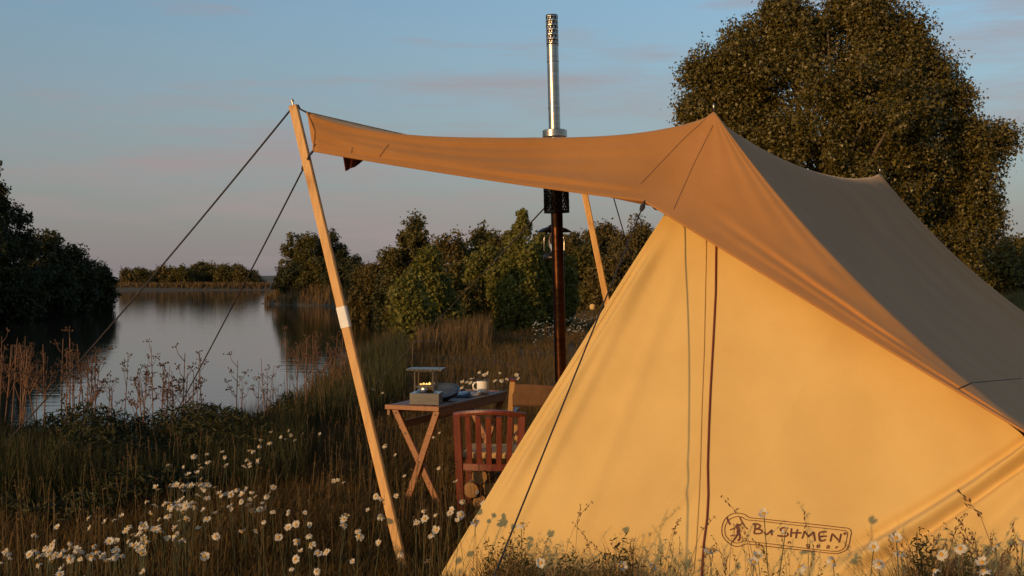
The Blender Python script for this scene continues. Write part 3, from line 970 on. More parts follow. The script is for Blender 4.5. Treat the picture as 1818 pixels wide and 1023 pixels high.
for sx in (-1, 1):
    for sy in (-1, 1):
        put('leg', MB().tube([(stv0[0] + sx * .12, stv0[1] + .05 + sy * .16, .205), (stv0[0] + sx * .15, stv0[1] + .05 + sy * .19, -.02)], .01, 8), M['blackmetal'], stove)

# hanging lantern behind the pipe
lc = A3(at(984, 412, 8.55))
lan = empty('hanging_lantern', tuple(lc - np.array([0, 0, .2])), 'dark hanging lantern with wide dish hood behind the stove pipe', 'lantern')
o = put('hood', MB().lathe(lc, [(.127, 0), (.123, .004), (.09, .024), (.05, .036), (.035, .05), (.02, .055), (0, .056)], 28), M['blackmetal'], lan, smooth=True)
put('glass_globe', MB().lathe(lc - np.array([0, 0, .14]), [(.026, 0), (.04, .03), (.045, .07), (.036, .11), (.026, .135)], 20), M['glass'], lan, smooth=True)
for s in (-1, 1):
    put('side_tube', MB().tube([lc + np.array([s * .05, 0, .01]), lc + np.array([s * .072, 0, -.05]), lc + np.array([s * .072, 0, -.13]), lc + np.array([s * .05, 0, -.165])], .006, 8), M['steel'], lan, smooth=True)
put('fuel_tank', MB().lathe(lc - np.array([0, 0, .2]), [(0, 0), (.075, 0), (.08, .012), (.075, .038), (.03, .05), (.026, .06), (0, .06)], 24), M['blackmetal'], lan, smooth=True)
put('hanger_wire', MB().tube([lc + np.array([0, 0, .05]), lc + np.array([.0, 0, .50])], .003, 6), M['blackmetal'], lan)

# ------------------------------------------------------------------ folding table
TZ = 0.72
tn = at(683, 721, 8.5)
TL = np.array([tn.x, 8.52, 0.0])
tlong = unit([0.36, 0.93, 0]); twid = np.array([tlong[1], -tlong[0], 0])
TWD, TLN = 0.42, 1.32
tab = empty('folding_table', tuple(TL + twid * TWD / 2 + tlong * TLN / 2), 'slatted wooden folding table with crossed legs beside the tent', 'table')
def tq(l, w_, z): return TL + tlong * l + twid * w_ + np.array([0, 0, z])
axT = np.array([tlong, twid, [0, 0, 1.0]])
nsl = 6
for i in range(nsl):
    w0 = TWD * (i + .5) / nsl
    put('slat', MB().bar(tq(0.022, w0, TZ - .011), tq(TLN - .022, w0, TZ - .011), TWD / nsl - .006, .02), M['darkwood'], tab)
for l in (0.010, TLN - .010):
    put('end_rail', MB().bar(tq(l, 0, TZ - .014), tq(l, TWD, TZ - .014), .022, .034), M['tablewood'], tab)
for w0 in (0.012, TWD - .012):
    put('side_rail', MB().bar(tq(.03, w0, TZ - .048), tq(TLN - .03, w0, TZ - .048), .02, .05), M['darkwood'], tab)
put('stretcher', MB().bar(tq(.06, TWD * .22, TZ - .145), tq(TLN - .06, TWD * .22, TZ - .145), .022, .05), M['darkwood'], tab)
for l in (0.035, TLN - .035):
    for k, (wa, wb, off) in enumerate([(0.055, TWD + .01, 0.014), (TWD - .02, 0.14, -0.014)]):
        lg_ = put('leg', MB().bar(tq(l + off, wa, TZ - .03), tq(l + off, wb, -0.03), .046, .024, up=tlong), M['tablewood'], tab)
        for z in (TZ - .055, TZ - .20 if k == 0 else TZ - .42):
            f = (TZ - .03 - z) / (TZ)
            put('rivet', MB().lathe(tq(l + off - .012, wa + (wb - wa) * f, z), [(0.0075, 0), (0.0065, .004), (0, .006)], 10, axis=-tlong), M['rivet'], lg_, smooth=True)

# lantern on the table
LB = tq(0.17, 0.245, TZ)
lx, ly = unit([1, -0.12, 0]), unit([0.12, 1, 0])
axL = np.array([lx, ly, [0, 0, 1.0]])
def lq(x, y, z): return LB + lx * x + ly * y + np.array([0, 0, z])
tl = empty('table_lantern', tuple(LB), 'square steel folding lantern with lit flame on the table end', 'lantern')
o = put('base_box', MB().box(lq(0, 0, .042), (.105, .085, .042), axL), M['steel'], tl); bv = o.modifiers.new('b', 'BEVEL'); bv.width = .004; bv.segments = 2
put('base_trim', MB().box(lq(.095, -.088, .042), (.012, .003, .040), axL), M['steel'], tl)
o = put('burner', MB().lathe(lq(-.005, 0, .084), [(.075, 0), (.062, .012), (.054, .03), (.058, .042), (0, .042)], 24), M['steel'], tl, smooth=True)
for sx in (-1, 1):
    for sy in (-1, 1):
        put('post', MB().bar(lq(-.005 + sx * .066, sy * .066, .10), lq(-.005 + sx * .066, sy * .066, .245), .011, .011, up=ly), M['darksteel'], tl)
for z in (.128, .24):
    for s in (-1, 1):
        put('rail', MB().bar(lq(-.066, s * .066, z), lq(.056, s * .066, z), .008, .010), M['darksteel'], tl)
for s in (-1, 1):
    put('pane', MB().box(lq(-.005, s * .064, .185), (.056, .0012, .05), axL), M['glass'], tl)
    put('pane', MB().box(lq(-.005 + s * .064, 0, .185), (.0012, .056, .05), axL), M['glass'], tl)
rf = put('roof', MB().box(lq(0, 0, .251), (.128, .10, .006), axL), M['darksteel'], tl)
for k in range(7):
    put('roof_slot', MB().box(lq(-.10 + k * .033, -.1015, .251), (.006, .002, .003), axL), M['blackmetal'], rf)
hd = MB().tube([lq(-.105, 0, .255), lq(-.098, 0, .44), lq(-.092, 0, .447), lq(.082, 0, .452), lq(.088, 0, .445), lq(.095, 0, .255)], .0028, 6)
put('handle', hd, M['darksteel'], tl)
for k in range(4):
    x = -.036 + k * .021
    h_ = (.010, .015, .013, .019)[k]
    put('flame', MB().lathe(lq(x, -.02, .138), [(0, 0), (.011, .006), (.009, h_ * .55), (.003, h_), (0, h_ + .004)], 10), M['flame'], tl, smooth=True)

# pan, cloth and mug on the table
pc = tq(0.50, 0.20, TZ + .002)
pan = empty('roasting_pan', tuple(pc), 'dark blue enamel pan tipped behind the table lantern', 'pan')
tiltz = unit([-0.10, -0.30, 1.0])
o = put('bowl', MB().lathe(pc + np.array([0, 0, .012]), [(0, 0), (.10, .002), (.145, .03), (.152, .052), (.158, .055), (.152, .057), (.142, .034), (.098, .008), (0, .006)], 36, axis=tiltz), M['panmat'], pan, smooth=True)
put('handle', MB().tube([pc + np.array([.155, -.03, .065]), pc + np.array([.19, -.02, .07]), pc + np.array([.19, .05, .07]), pc + np.array([.155, .05, .065])], .005, 8), M['panmat'], pan, smooth=True)
fc = tq(0.86, 0.22, TZ + .001)
fold = MB()
n1, n2 = 22, 14
for i in range(n1):
    for j in range(n2):
        s, t = i / (n1 - 1) - .5, j / (n2 - 1) - .5
        z = .014 + .010 * math.sin(s * 9 + t * 4) * math.cos(t * 6) + (.018 if s < -.1 else 0) * math.exp(-((s + .25) / .12) ** 2)
        if i in (0, n1 - 1) or j in (0, n2 - 1): z = .002
        fold.v.append(tuple(fc + tlong * s * .34 + twid * t * .26 + np.array([0, 0, z])))
for i in range(n1 - 1):
    for j in range(n2 - 1): fold.f.append((i * n2 + j, (i + 1) * n2 + j, (i + 1) * n2 + j + 1, i * n2 + j + 1))
put('folded_cloth', fold, M['rim'], smooth=True, label='dark folded cloth lying on the table between pan and mug', cat='cloth')
mc = tq(1.06, 0.315, TZ)
mug = empty('enamel_mug', tuple(mc), 'white enamel mug with dark rim at the far table end', 'mug')
o = put('body', MB().lathe(mc, [(0, .002), (.042, .002), (.047, .008), (.048, .10), (.046, .10), (.044, .012), (0, .01)], 32), M['enamel'], mug); autosmooth(o, 40)
put('rim', MB().lathe(mc, [(.0445, .099), (.0500, .099), (.0505, .102), (.0500, .105), (.0445, .105), (.0445, .099)], 32), M['rim'], mug, smooth=True)
put('handle', MB().tube([mc + np.array(p) for p in [(-.044, 0, .086), (-.066, -.004, .085), (-.078, -.006, .065), (-.074, -.006, .04), (-.046, 0, .022)]], .006, 8), M['enamel'], mug, smooth=True)

# ------------------------------------------------------------------ chairs
CB = A3(at(870, 800, 8.05)); CB[2] = 0
ca = R(-5)
cxv = np.array([math.cos(ca), math.sin(ca), 0]); cyv = np.array([-math.sin(ca), math.cos(ca), 0])
def cq(x, y, z): return CB + cxv * x + cyv * y + np.array([0, 0, z])
ch = empty('slatted_chair', tuple(cq(0, .22, 0)), 'red mahogany chair with curved slatted back beside the table', 'chair')
CWD = 0.225
def bow(x): return -0.075 * (1 - (x / CWD) ** 2)
cr = MB()
n = 17
prof = [(-.02, -.016), (.02, -.016), (.024, .0), (.02, .016), (-.02, .016), (-.024, 0)]
for i in range(n):
    x = -CWD - .02 + (2 * CWD + .04) * i / (n - 1)
    for a_, b_ in prof:
        cr.v.append(tuple(cq(x, bow(x) - .03 + a_, .705 + .026 * (1 - (x / CWD) ** 2) + b_)))
for i in range(n - 1):
    for k in range(6):
        cr.f.append((i * 6 + k, i * 6 + (k + 1) % 6, (i + 1) * 6 + (k + 1) % 6, (i + 1) * 6 + k))
cr.f.append(tuple(range(6))); cr.f.append(tuple((n - 1) * 6 + k for k in range(6)))
put('crest_rail', cr, M['mahog'], ch)
lr = MB()
for i in range(n):
    x = -CWD + .02 + (2 * CWD - .04) * i / (n - 1)
    for a_, b_ in [(-.012, -.022), (.012, -.022), (.012, .022), (-.012, .022)]:
        lr.v.append(tuple(cq(x, bow(x) * .7 + a_, .355 + b_)))
for i in range(n - 1):
    for k in range(4):
        lr.f.append((i * 4 + k, i * 4 + (k + 1) % 4, (i + 1) * 4 + (k + 1) % 4, (i + 1) * 4 + k))
put('lower_rail', lr, M['mahog'], ch)
for s in (-1, 1):
    put('back_post', MB().bar(cq(s * (CWD - .005), -.04, .70), cq(s * (CWD - .035), 0, -.03), .05, .04, up=cyv), M['mahog'], ch)
    put('front_leg', MB().bar(cq(s * (CWD - .03), .46, .43), cq(s * (CWD - .02), .47, -.03), .045, .04, up=cyv), M['mahog'], ch)
    put('side_rail', MB().bar(cq(s * (CWD - .03), .02, .40), cq(s * (CWD - .03), .45, .40), .025, .05), M['mahog'], ch)
for k in range(5):
    x = -CWD + .085 + k * (2 * CWD - .17) / 4
    put('back_slat', MB().bar(cq(x * 1.02, bow(x) - .03, .70), cq(x * .94, bow(x) * .7, .36), .036, .014, up=cyv), M['mahog'], ch)
se = MB().box(cq(0, .235, .425), (CWD - .035, .225, .022), np.array([cxv, cyv, [0, 0, 1.0]]))
o = put('seat_cushion', se, M['cushion'], ch); bv = o.modifiers.new('b', 'BEVEL'); bv.width = .016; bv.segments = 3

DB = A3(at(911, 800, 8.95)); DB[2] = 0
da = R(-6)
dxv = np.array([math.cos(da), math.sin(da), 0]); dyv = np.array([-math.sin(da), math.cos(da), 0])
def dq(x, y, z): return DB + dxv * x + dyv * y + np.array([0, 0, z])
dc = empty('canvas_chair', tuple(dq(.27, .25, 0)), 'folding chair with brown canvas back beyond the slatted chair', 'chair')
for x in (0, .54):
    bp_ = put('back_post', MB().bar(dq(x, -.02, .855), dq(x - .025, .04, .60), .042, .034, up=dyv), M['postwood'], dc)
    put('post_cap', MB().bar(dq(x + .002, -.024, .872), dq(x, -.02, .856), .044, .036, up=dyv), M['mahog'], bp_)
    put('arm_rest', MB().bar(dq(x - .02, -.02, .60), dq(x - .02, .46, .60), .05, .022), M['mahog'], dc)
    put('side_post', MB().bar(dq(x - .02, .06, .59), dq(x - .02, .06, .10), .03, .03, up=dyv), M['postwood'], dc)
    put('side_post', MB().bar(dq(x - .02, .42, .59), dq(x - .02, .42, .10), .03, .03, up=dyv), M['postwood'], dc)
    put('skid', MB().bar(dq(x - .02, -.02, .02), dq(x - .02, .48, .02), .035, .03), M['postwood'], dc)
for y in (.07, .41):
    put('cross_leg', MB().bar(dq(0, y, .05), dq(.51, y + .01, .44), .04, .02, up=dyv), M['postwood'], dc)
    put('cross_leg', MB().bar(dq(.51, y - .02, .05), dq(0, y - .01, .44), .04, .02, up=dyv), M['postwood'], dc)
bk = MB()
n1, n2 = 16, 8
for i in range(n1):
    for j in range(n2):
        s, t = i / (n1 - 1), j / (n2 - 1)
        bk.v.append(tuple(dq(-.004 + .55 * s, -.02 - .05 * math.sin(math.pi * s) + .012 * (1 - t), .665 + .165 * t + .006 * math.sin(s * 7))))
for i in range(n1 - 1):
    for j in range(n2 - 1): bk.f.append((i * n2 + j, (i + 1) * n2 + j, (i + 1) * n2 + j + 1, i * n2 + j + 1))
o = put('back_canvas', bk, M['canvasbrown'], dc, smooth=True); o.modifiers.new('t', 'SOLIDIFY').thickness = .006
stc = MB()
for i in range(n1):
    for j in range(n2):
        s, t = i / (n1 - 1), j / (n2 - 1)
        stc.v.append(tuple(dq(.51 * s, .04 + .40 * t, .45 - .03 * math.sin(math.pi * s))))
for i in range(n1 - 1):
    for j in range(n2 - 1): stc.f.append((i * n2 + j, (i + 1) * n2 + j, (i + 1) * n2 + j + 1, i * n2 + j + 1))
o = put('seat_canvas', stc, M['canvasbrown'], dc, smooth=True); o.modifiers.new('t', 'SOLIDIFY').thickness = .006

# firewood log lying behind the chair back legs
lgc = A3(at(851, 846, 8.18))
lg0 = empty('firewood_log', (lgc[0], lgc[1], lgc[2] - .06), 'round cut firewood log on a pile beneath the slatted chair', 'log')
la = unit([-0.25, -0.93, -0.1])
prof = [(.052, -.32), (.056, -.2), (.054, -.1), (.057, -.02), (.055, 0)]
lm = MB().lathe(lgc, prof, 18, axis=la)
put('bark', lm, M['logbark'], lg0, smooth=True)
put('cut_face', MB().lathe(lgc + la * .0005, [(0, .004), (.03, .004), (.0545, 0)], 18, axis=la), M['logend'], lg0)
lgd = lgc + np.array([.10, .06, -.10])
for k, (ox, oz) in enumerate([(-.06, -.105), (.07, -.10), (.005, -.20)]):
    q_ = lgc + np.array([ox, .06 + .02 * k, oz])
    l2 = empty('firewood_log', tuple(q_ - np.array([0, 0, .06])), ['left log of the pile beneath the slatted chair', 'right log of the pile beneath the slatted chair', 'lowest log of the pile beneath the slatted chair'][k], 'log')
    put('bark', MB().lathe(q_, prof, 16, axis=la), M['logbark'], l2, smooth=True)
    put('cut_face', MB().lathe(q_ + la * .0005, [(0, .004), (.03, .004), (.0545, 0)], 16, axis=la), M['logend'], l2)

# ------------------------------------------------------------------ trees
def rand_unit(n, g):
    v = g.normal(size=(n, 3))
    return v / np.linalg.norm(v, axis=1, keepdims=True)

def leaves(centers, normals, size, g, aspect=0.55, tri=False):
    """rhombic leaves, two triangles each"""
    n = len(centers)
    d = rand_unit(n, g)
    t = np.cross(normals, d); t /= np.maximum(np.linalg.norm(t, axis=1, keepdims=True), 1e-6)
    b = np.cross(normals, t)
    s = size[:, None]
    bend = normals * s * 0.15
    if tri:
        V = np.stack([centers - t * s, centers + b * s * aspect * 1.4 + t * s * .5, centers - b * s * aspect * 1.4 + t * s * .7], 1).reshape(-1, 3)
        return V, (np.arange(n)[:, None] * 3 + np.array([0, 1, 2]))
    V = np.stack([centers - t * s, centers + b * s * aspect + bend, centers + t * s, centers - b * s * aspect + bend], 1).reshape(-1, 3)
    k = np.arange(n)[:, None] * 4
    T = np.concatenate([k + np.array([0, 1, 2]), k + np.array([0, 2, 3])], 1).reshape(-1, 3)
    return V, T

def tree(name, base, label, ells, nclump, nleaf, lsize, mat, seed, crad=(0.5, 0.9), trunk_r=0.2, group=None, cat='tree', limbs=14, shell=0.55, stems=1, droop=0.0, tri=True):
    """ells: list of (cx, cy, cz, rx, ry, rz, weight) relative to base, the crown envelope"""
    g = np.random.default_rng(seed)
    base = np.array([base[0], base[1], float(ground_h(np.array([base[0]]), np.array([base[1]]))[0])])
    t = empty(name, tuple(base), label, cat, group)
    E = np.array(ells, float)
    wts = E[:, 6] / E[:, 6].sum()
    which = g.choice(len(E), nclump, p=wts)
    rr = shell + (1 - shell) * g.random(nclump) ** 0.6
    u = rand_unit(nclump, g)
    cc = E[which, 0:3] + u * E[which, 3:6] * rr[:, None]
    cr_ = g.uniform(crad[0], crad[1], nclump)
    cc[:, 2] = np.maximum(cc[:, 2], cr_ * 0.5)
    wl = cr_ ** 2; wl /= wl.sum()
    li = g.choice(nclump, nleaf, p=wl)
    u2 = rand_unit(nleaf, g)
    r2 = g.random(nleaf) ** 0.5 * (1 + 0.4 * g.random(nleaf) ** 4)
    el_ = g.uniform(.65, 1.35, (nclump, 3))
    p = cc[li] + u2 * (cr_[li] * r2)[:, None] * el_[li]
    p[:, 2] -= droop * r2 ** 2 * cr_[li] * g.random(nleaf)
    p[:, 2] = np.maximum(p[:, 2], 0.03)
    nrm = u2 * 0.6 + rand_unit(nleaf, g) * 0.85 + np.array([0, 0, 0.25])
    nrm /= np.linalg.norm(nrm, axis=1, keepdims=True)
    V, T = leaves(p + base, nrm, lsize * g.uniform(0.6, 1.25, nleaf), g, tri=tri)
    mesh_obj('crown', V, T, mat, t, kind='stuff')
    mb = MB()
    top = E[np.argmax(E[:, 6])][:3]
    for s in range(stems):
        b0 = np.array([0, 0, -0.2]) + (np.array([g.normal() * .3, g.normal() * .3, 0]) * (stems > 1))
        tt = top + g.normal(size=3) * E[0, 3:6] * .25 * (stems > 1)
        mid = b0 + (tt - b0) * .5 + g.normal(size=3) * np.array([.12, .12, 0]) * top[2] * .15
        pts = [b0 + np.array([0, 0, 0]), b0 * .5 + mid * .5, mid, mid * .5 + tt * .5, tt]
        r0 = trunk_r / math.sqrt(stems)
        mb.tube(pts, [r0 * 1.25, r0, r0 * .8, r0 * .55, r0 * .3], 9)
        for k in range(max(1, limbs // stems)):
            e = cc[g.integers(nclump)]
            f = g.uniform(.3, .95)
            i0 = int(f * 3.99); a_ = np.array(pts[i0]) + (np.array(pts[i0 + 1]) - pts[i0]) * (f * 4 - i0)
            m_ = a_ * .5 + e * .5 + np.array([0, 0, -.06]) * np.linalg.norm(e - a_) + g.normal(size=3) * .08
            mb.tube([a_, m_, e], [r0 * .42 * (1.2 - f), r0 * .26 * (1.2 - f), r0 * .07], 6)
    mb.v = [tuple(np.array(v) + base) for v in mb.v]
    put('trunk', mb, M['bark'], t, smooth=True)
    return t

def pxX(x, d): return (x - 909) / F * d
def pxZ(y, d): return CAM_H - (y - 500) / F * d

# the large tree right behind the tent
D = 38.0; bx = pxX(1490, D)
def el(x, y, rx, ry, wgt, D=D, bx=bx, dy=0, gz=0.0, deep=None):
    k = D / F
    return (pxX(x, D) - bx, dy, pxZ(y, D) - gz, rx * k, (deep if deep else rx) * k, ry * k, wgt)
tree('broadleaf_tree', (bx, D), 'large round broadleaf tree catching golden light behind the tent', [
    el(1480, 260, 185, 180, 5), el(1290, 150, 45, 52, 1.0), el(1250, 190, 20, 20, .35), el(1345, 95, 55, 55, 1.0), el(1420, 55, 55, 35, .9), el(1530, 35, 40, 28, .6), el(1570, 90, 60, 55, 1.0),
    el(1608, 112, 48, 45, .9), el(1652, 185, 50, 50, .9), el(1712, 255, 38, 34, .8), el(1752, 255, 14, 14, .2), el(1700, 330, 44, 45, .9), el(1690, 410, 46, 50, .8), el(1740, 380, 18, 14, .2), el(1330, 250, 85, 90, 1.2), el(1480, 400, 180, 110, 1.4),
    el(1238, 120, 14, 14, .25), el(1228, 205, 12, 12, .2), el(1385, 22, 26, 18, .4), el(1500, 12, 22, 16, .35), el(1545, 14, 16, 14, .25), el(1612, 62, 26, 22, .4), el(1772, 242, 8, 10, .12), el(1748, 300, 12, 12, .2), el(1752, 395, 10, 10, .15), el(1738, 350, 14, 14, .25), el(1672, 118, 10, 10, .12), el(1702, 170, 10, 10, .12),
    el(1600, 300, 110, 110, 1.8), el(1410, 180, 110, 100, 1.8), el(1560, 200, 100, 90, 1.6), el(1630, 440, 100, 60, 1.0)],
    800, 330000, 0.058, M['leaf_big'], 11, (0.22, 0.80), 0.42, limbs=60, shell=0.60)

grp = 'bushes at the far right behind the tent'
for i, (x, y, d, wx, lab) in enumerate([(1745, 425, 58, 52, 'dark round bush left of the grassy slope behind the tent'), (1806, 420, 62, 45, 'dark bush at the far right edge behind the tent'), (1690, 440, 64, 50, 'dark bush half hidden by the tent roof edge'), (1870, 405, 60, 45, 'tall dark bush outside the right edge')]):
    bx = pxX(x, d); k = d / F
    gz = float(ground_h(np.array([bx]), np.array([d]))[0])
    h = pxZ(y, d) - gz
    tree('bush', (bx, d), lab, [(0, 0, h * .55, wx * k, wx * k, h * .45, 2), (wx * k * .4, 0, h * .35, wx * k * .8, wx * k, h * .35, 1), (-wx * k * .5, 0, h * .3, wx * k * .8, wx * k, h * .3, 1)],
         60, 11000, 0.10, M['leaf_mid'], 30 + i, (0.4, 0.8), 0.14, grp, 'bush', 8)

# young light green willows in the middle
for i, (x, ytop, ybot, d, wx, lab, mat, nl) in enumerate([
        (762, 428, 600, 33, 40, 'pale green young willow beside the reddish dry grass', 'leaf_light', 15000),
        (730, 470, 600, 30, 30, 'low pale green willow shrub at the water edge', 'leaf_light', 9000),
        (925, 356, 590, 36, 48, 'tall pale green willow left of the stove pipe', 'leaf_light', 26000),
        (868, 400, 590, 38, 45, 'pale green willow between the two taller willows', 'leaf_light', 18000),
        (985, 385, 580, 38, 34, 'pale green willow behind the stove pipe', 'leaf_light', 14000),
        (812, 450, 590, 36, 40, 'mid green willow behind the reddish dry grass', 'leaf_mid', 14000)]):
    bx = pxX(x, d); k = d / F
    gz = float(ground_h(np.array([bx]), np.array([d]))[0])
    h = pxZ(ytop, d) - gz
    tree('willow', (bx, d), lab, [(dx_ * wx * k, dy_ * wx * k, h * tz_ * .52, wx * k * .24, wx * k * .24, h * tz_ * .46, tz_) for dx_, dy_, tz_ in [(0, 0, 1.0), (.55, .1, .80), (-.5, -.2, .86), (.25, -.5, .70), (-.2, .5, .9), (.85, .2, .55), (-.85, .1, .6), (-.3, -.6, .5)]] + [(0, 0, h * .2, wx * k * .9, wx * k * .8, h * .2, 1.6)],
         150, nl * 2, 0.060, M[mat], 50 + i, (0.13, 0.34), 0.10, 'young willows on the river bank', 'tree', 22, 0.2, 4, .9)

# darker wood behind them
for i, (x, ytop, d, wx, lab, mat) in enumerate([
        (738, 374, 72, 44, 'tall dark tree rising left of the willows', 'leaf_mid'),
        (668, 455, 85, 40, 'low brown tree right of the river mouth', 'leaf_brown'),
        (800, 408, 70, 48, 'brown green tree behind the pale willows', 'leaf_brown'),
        (850, 388, 76, 45, 'dark green tree behind the middle willow', 'leaf_mid'),
        (900, 400, 74, 45, 'dark tree behind the tall willow', 'leaf_mid'),
        (1010, 405, 72, 46, 'dark brown tree just right of the stove pipe', 'leaf_brown'),
        (1075, 392, 76, 50, 'brown tree behind the far awning pole', 'leaf_brown'),
        (1135, 395, 72, 46, 'dark brown tree touching the tent wall edge', 'leaf_brown'),
        (960, 420, 66, 46, 'low dark tree behind the hanging lantern', 'leaf_dark'),
        (1040, 440, 62, 46, 'low dark bush between stove pipe and far pole', 'leaf_mid'),
        (1110, 445, 60, 50, 'low brown bush beside the far rope', 'leaf_brown'),
        (1200, 400, 75, 60, 'tree hidden mostly by the tent end wall', 'leaf_brown'),
        (712, 440, 76, 36, 'dark leafy bush under the tall dark tree', 'leaf_dark')]):
    bx = pxX(x, d); k = d / F
    gz = float(ground_h(np.array([bx]), np.array([d]))[0])
    h = pxZ(ytop, d) - gz
    W_ = wx * k
    tree('woodland_tree', (bx, d), lab, [(0, 0, h * .66, W_ * .7, W_ * .7, h * .30, 3), (W_ * .6, 0, h * .46, W_ * .7, W_ * .8, h * .34, 1.6), (-W_ * .65, 0, h * .48, W_ * .7, W_ * .8, h * .34, 1.6), (0, 0, h * .24, W_ * 1.25, W_, h * .22, 2.0)],
         150, 21000, 0.10, M[mat], 80 + i, (0.18, 0.62), 0.16, 'woodland beyond the river bank', 'tree', 20, 0.35)

# trees on the point across the cove
for i, (x, ytop, d, wx, lab, mat) in enumerate([
        (535, 408, 150, 46, 'wide tree standing on the point left of the near pole', 'leaf_mid'),
        (588, 410, 152, 26, 'dark tree on the point just right of the near pole', 'leaf_dark'),
        (515, 470, 146, 36, 'low bush at the tip of the wooded point', 'leaf_dark'),
        (560, 462, 145, 40, 'low dark bush in the middle of the point', 'leaf_mid'),
        (610, 455, 142, 42, 'low bush right of the near pole across the cove', 'leaf_dark'),
        (652, 475, 134, 36, 'low brown bush at the root of the point', 'leaf_brown'),
        (690, 468, 130, 30, 'low dark bush behind the left willow', 'leaf_mid')]):
    bx = pxX(x, d); k = d / F
    gz = float(ground_h(np.array([bx]), np.array([d + 3]))[0])
    h = pxZ(ytop, d) - gz
    W_ = wx * k
    tree('shore_tree', (bx, d + 3), lab, [(0, 0, h * .64, W_ * .85, W_ * .85, h * .34, 3), (W_ * .5, 0, h * .42, W_ * .7, W_ * .8, h * .34, 1.3), (-W_ * .55, 0, h * .45, W_ * .6, W_ * .8, h * .34, 1.3), (0, 0, h * .22, W_ * .9, W_, h * .22, 1.2)],
         130, 16000, 0.15, M[mat], 120 + i, (0.28, 0.9), 0.2, 'trees on the wooded point', 'tree', 22, 0.4)

# dark wood on the left bank, with its continuation outside the frame
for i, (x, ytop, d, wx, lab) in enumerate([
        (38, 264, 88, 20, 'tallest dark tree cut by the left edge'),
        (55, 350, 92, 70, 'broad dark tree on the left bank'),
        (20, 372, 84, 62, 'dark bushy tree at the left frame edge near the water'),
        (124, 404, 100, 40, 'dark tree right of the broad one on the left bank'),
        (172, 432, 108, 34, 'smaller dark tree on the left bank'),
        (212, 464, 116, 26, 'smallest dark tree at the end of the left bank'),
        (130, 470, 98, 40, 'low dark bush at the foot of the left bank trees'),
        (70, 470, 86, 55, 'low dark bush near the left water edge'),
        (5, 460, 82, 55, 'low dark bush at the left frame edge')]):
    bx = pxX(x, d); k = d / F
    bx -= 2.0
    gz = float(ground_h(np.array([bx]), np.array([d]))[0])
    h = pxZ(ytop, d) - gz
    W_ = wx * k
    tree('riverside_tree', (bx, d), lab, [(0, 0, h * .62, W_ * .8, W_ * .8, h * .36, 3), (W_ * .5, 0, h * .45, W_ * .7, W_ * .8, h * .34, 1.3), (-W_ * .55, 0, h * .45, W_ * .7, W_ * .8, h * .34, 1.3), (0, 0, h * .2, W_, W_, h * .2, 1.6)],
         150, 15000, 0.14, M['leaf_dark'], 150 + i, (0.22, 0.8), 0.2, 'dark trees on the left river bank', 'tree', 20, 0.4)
for i, (x, y, h) in enumerate([(-52, 78, 13), (-58, 66, 14), (-66, 56, 13), (-62, 84, 14), (-74, 72, 15), (-56, 96, 12), (-72, 44, 13), (-84, 58, 14), (-66, 104, 13)]):
    W_ = 5.0
    tree('riverside_tree', (x, y), 'dark tree of the left bank wood outside the frame', [(0, 0, h * .6, W_ * .9, W_ * .9, h * .38, 3), (2, 0, h * .4, W_ * .8, W_ * .8, h * .34, 1.3), (-2, 0, h * .4, W_ * .8, W_ * .8, h * .34, 1.3), (0, 0, h * .2, W_, W_, h * .2, 1)],
         70, 5000, 0.32, M['leaf_dark'], 180 + i, (0.9, 1.6), 0.25, 'dark trees on the left river bank', 'tree', 6, 0.4)

# distant tree line across the water
fx_ = [228, 248, 268, 288, 306, 322, 340, 358, 366, 384, 400, 416, 432, 446]
fy_ = [478, 476, 479, 474, 476, 472, 473, 462, 468, 474, 470, 469, 475, 484]
for i, (x, yt) in enumerate(zip(fx_, fy_)):
    d = 392 + (i * 37) % 26
    bx = pxX(x, d); k = d / F
    gz = float(ground_h(np.array([bx]), np.array([d]))[0])
    h = pxZ(yt, d) - gz
    W_ = 15 * k
    tree('distant_tree', (bx, d), ['leftmost', 'second', 'third', 'fourth', 'fifth', 'sixth', 'seventh', 'eighth and tallest', 'ninth', 'tenth', 'eleventh', 'twelfth', 'thirteenth', 'rightmost'][i] + ' tree from the left in the distant line across the water',
         [(0, 0, h * .62, W_, W_, h * .34, 3), (0, 0, h * .3, W_ * 1.6, W_, h * .3, 2.5)], 70, 4200, 0.34, M['leaf_mid' if i % 3 else 'leaf_brown'], 220 + i, (0.6, 1.6), 0.25, 'distant trees across the water', 'tree', 5, 0.4)

# ------------------------------------------------------------------ ground cover
def blades(P, h, wd_, lean, g):
    """bent grass blades, three triangles each"""
    n = len(P)
    a = g.uniform(0, 2 * math.pi, n)
    f = np.stack([np.cos(a), np.sin(a), np.zeros(n)], 1)          # blade width direction
    a2 = g.uniform(0, 2 * math.pi, n)
    l = np.stack([np.cos(a2), np.sin(a2), np.zeros(n)], 1) * (h * lean)[:, None]
    up = np.zeros((n, 3)); up[:, 2] = h
    W2 = f * (wd_ / 2)[:, None]
    m = P + up * .55 + l * .3
    tip = P + up + l
    V = np.stack([P - W2, P + W2, m - W2 * .8, m + W2 * .8, tip], 1).reshape(-1, 3)
    k = np.arange(n)[:, None] * 5
    T = np.concatenate([k + np.array([0, 1, 3]), k + np.array([0, 3, 2]), k + np.array([2, 3, 4])], 1).reshape(-1, 3)
    return V, T

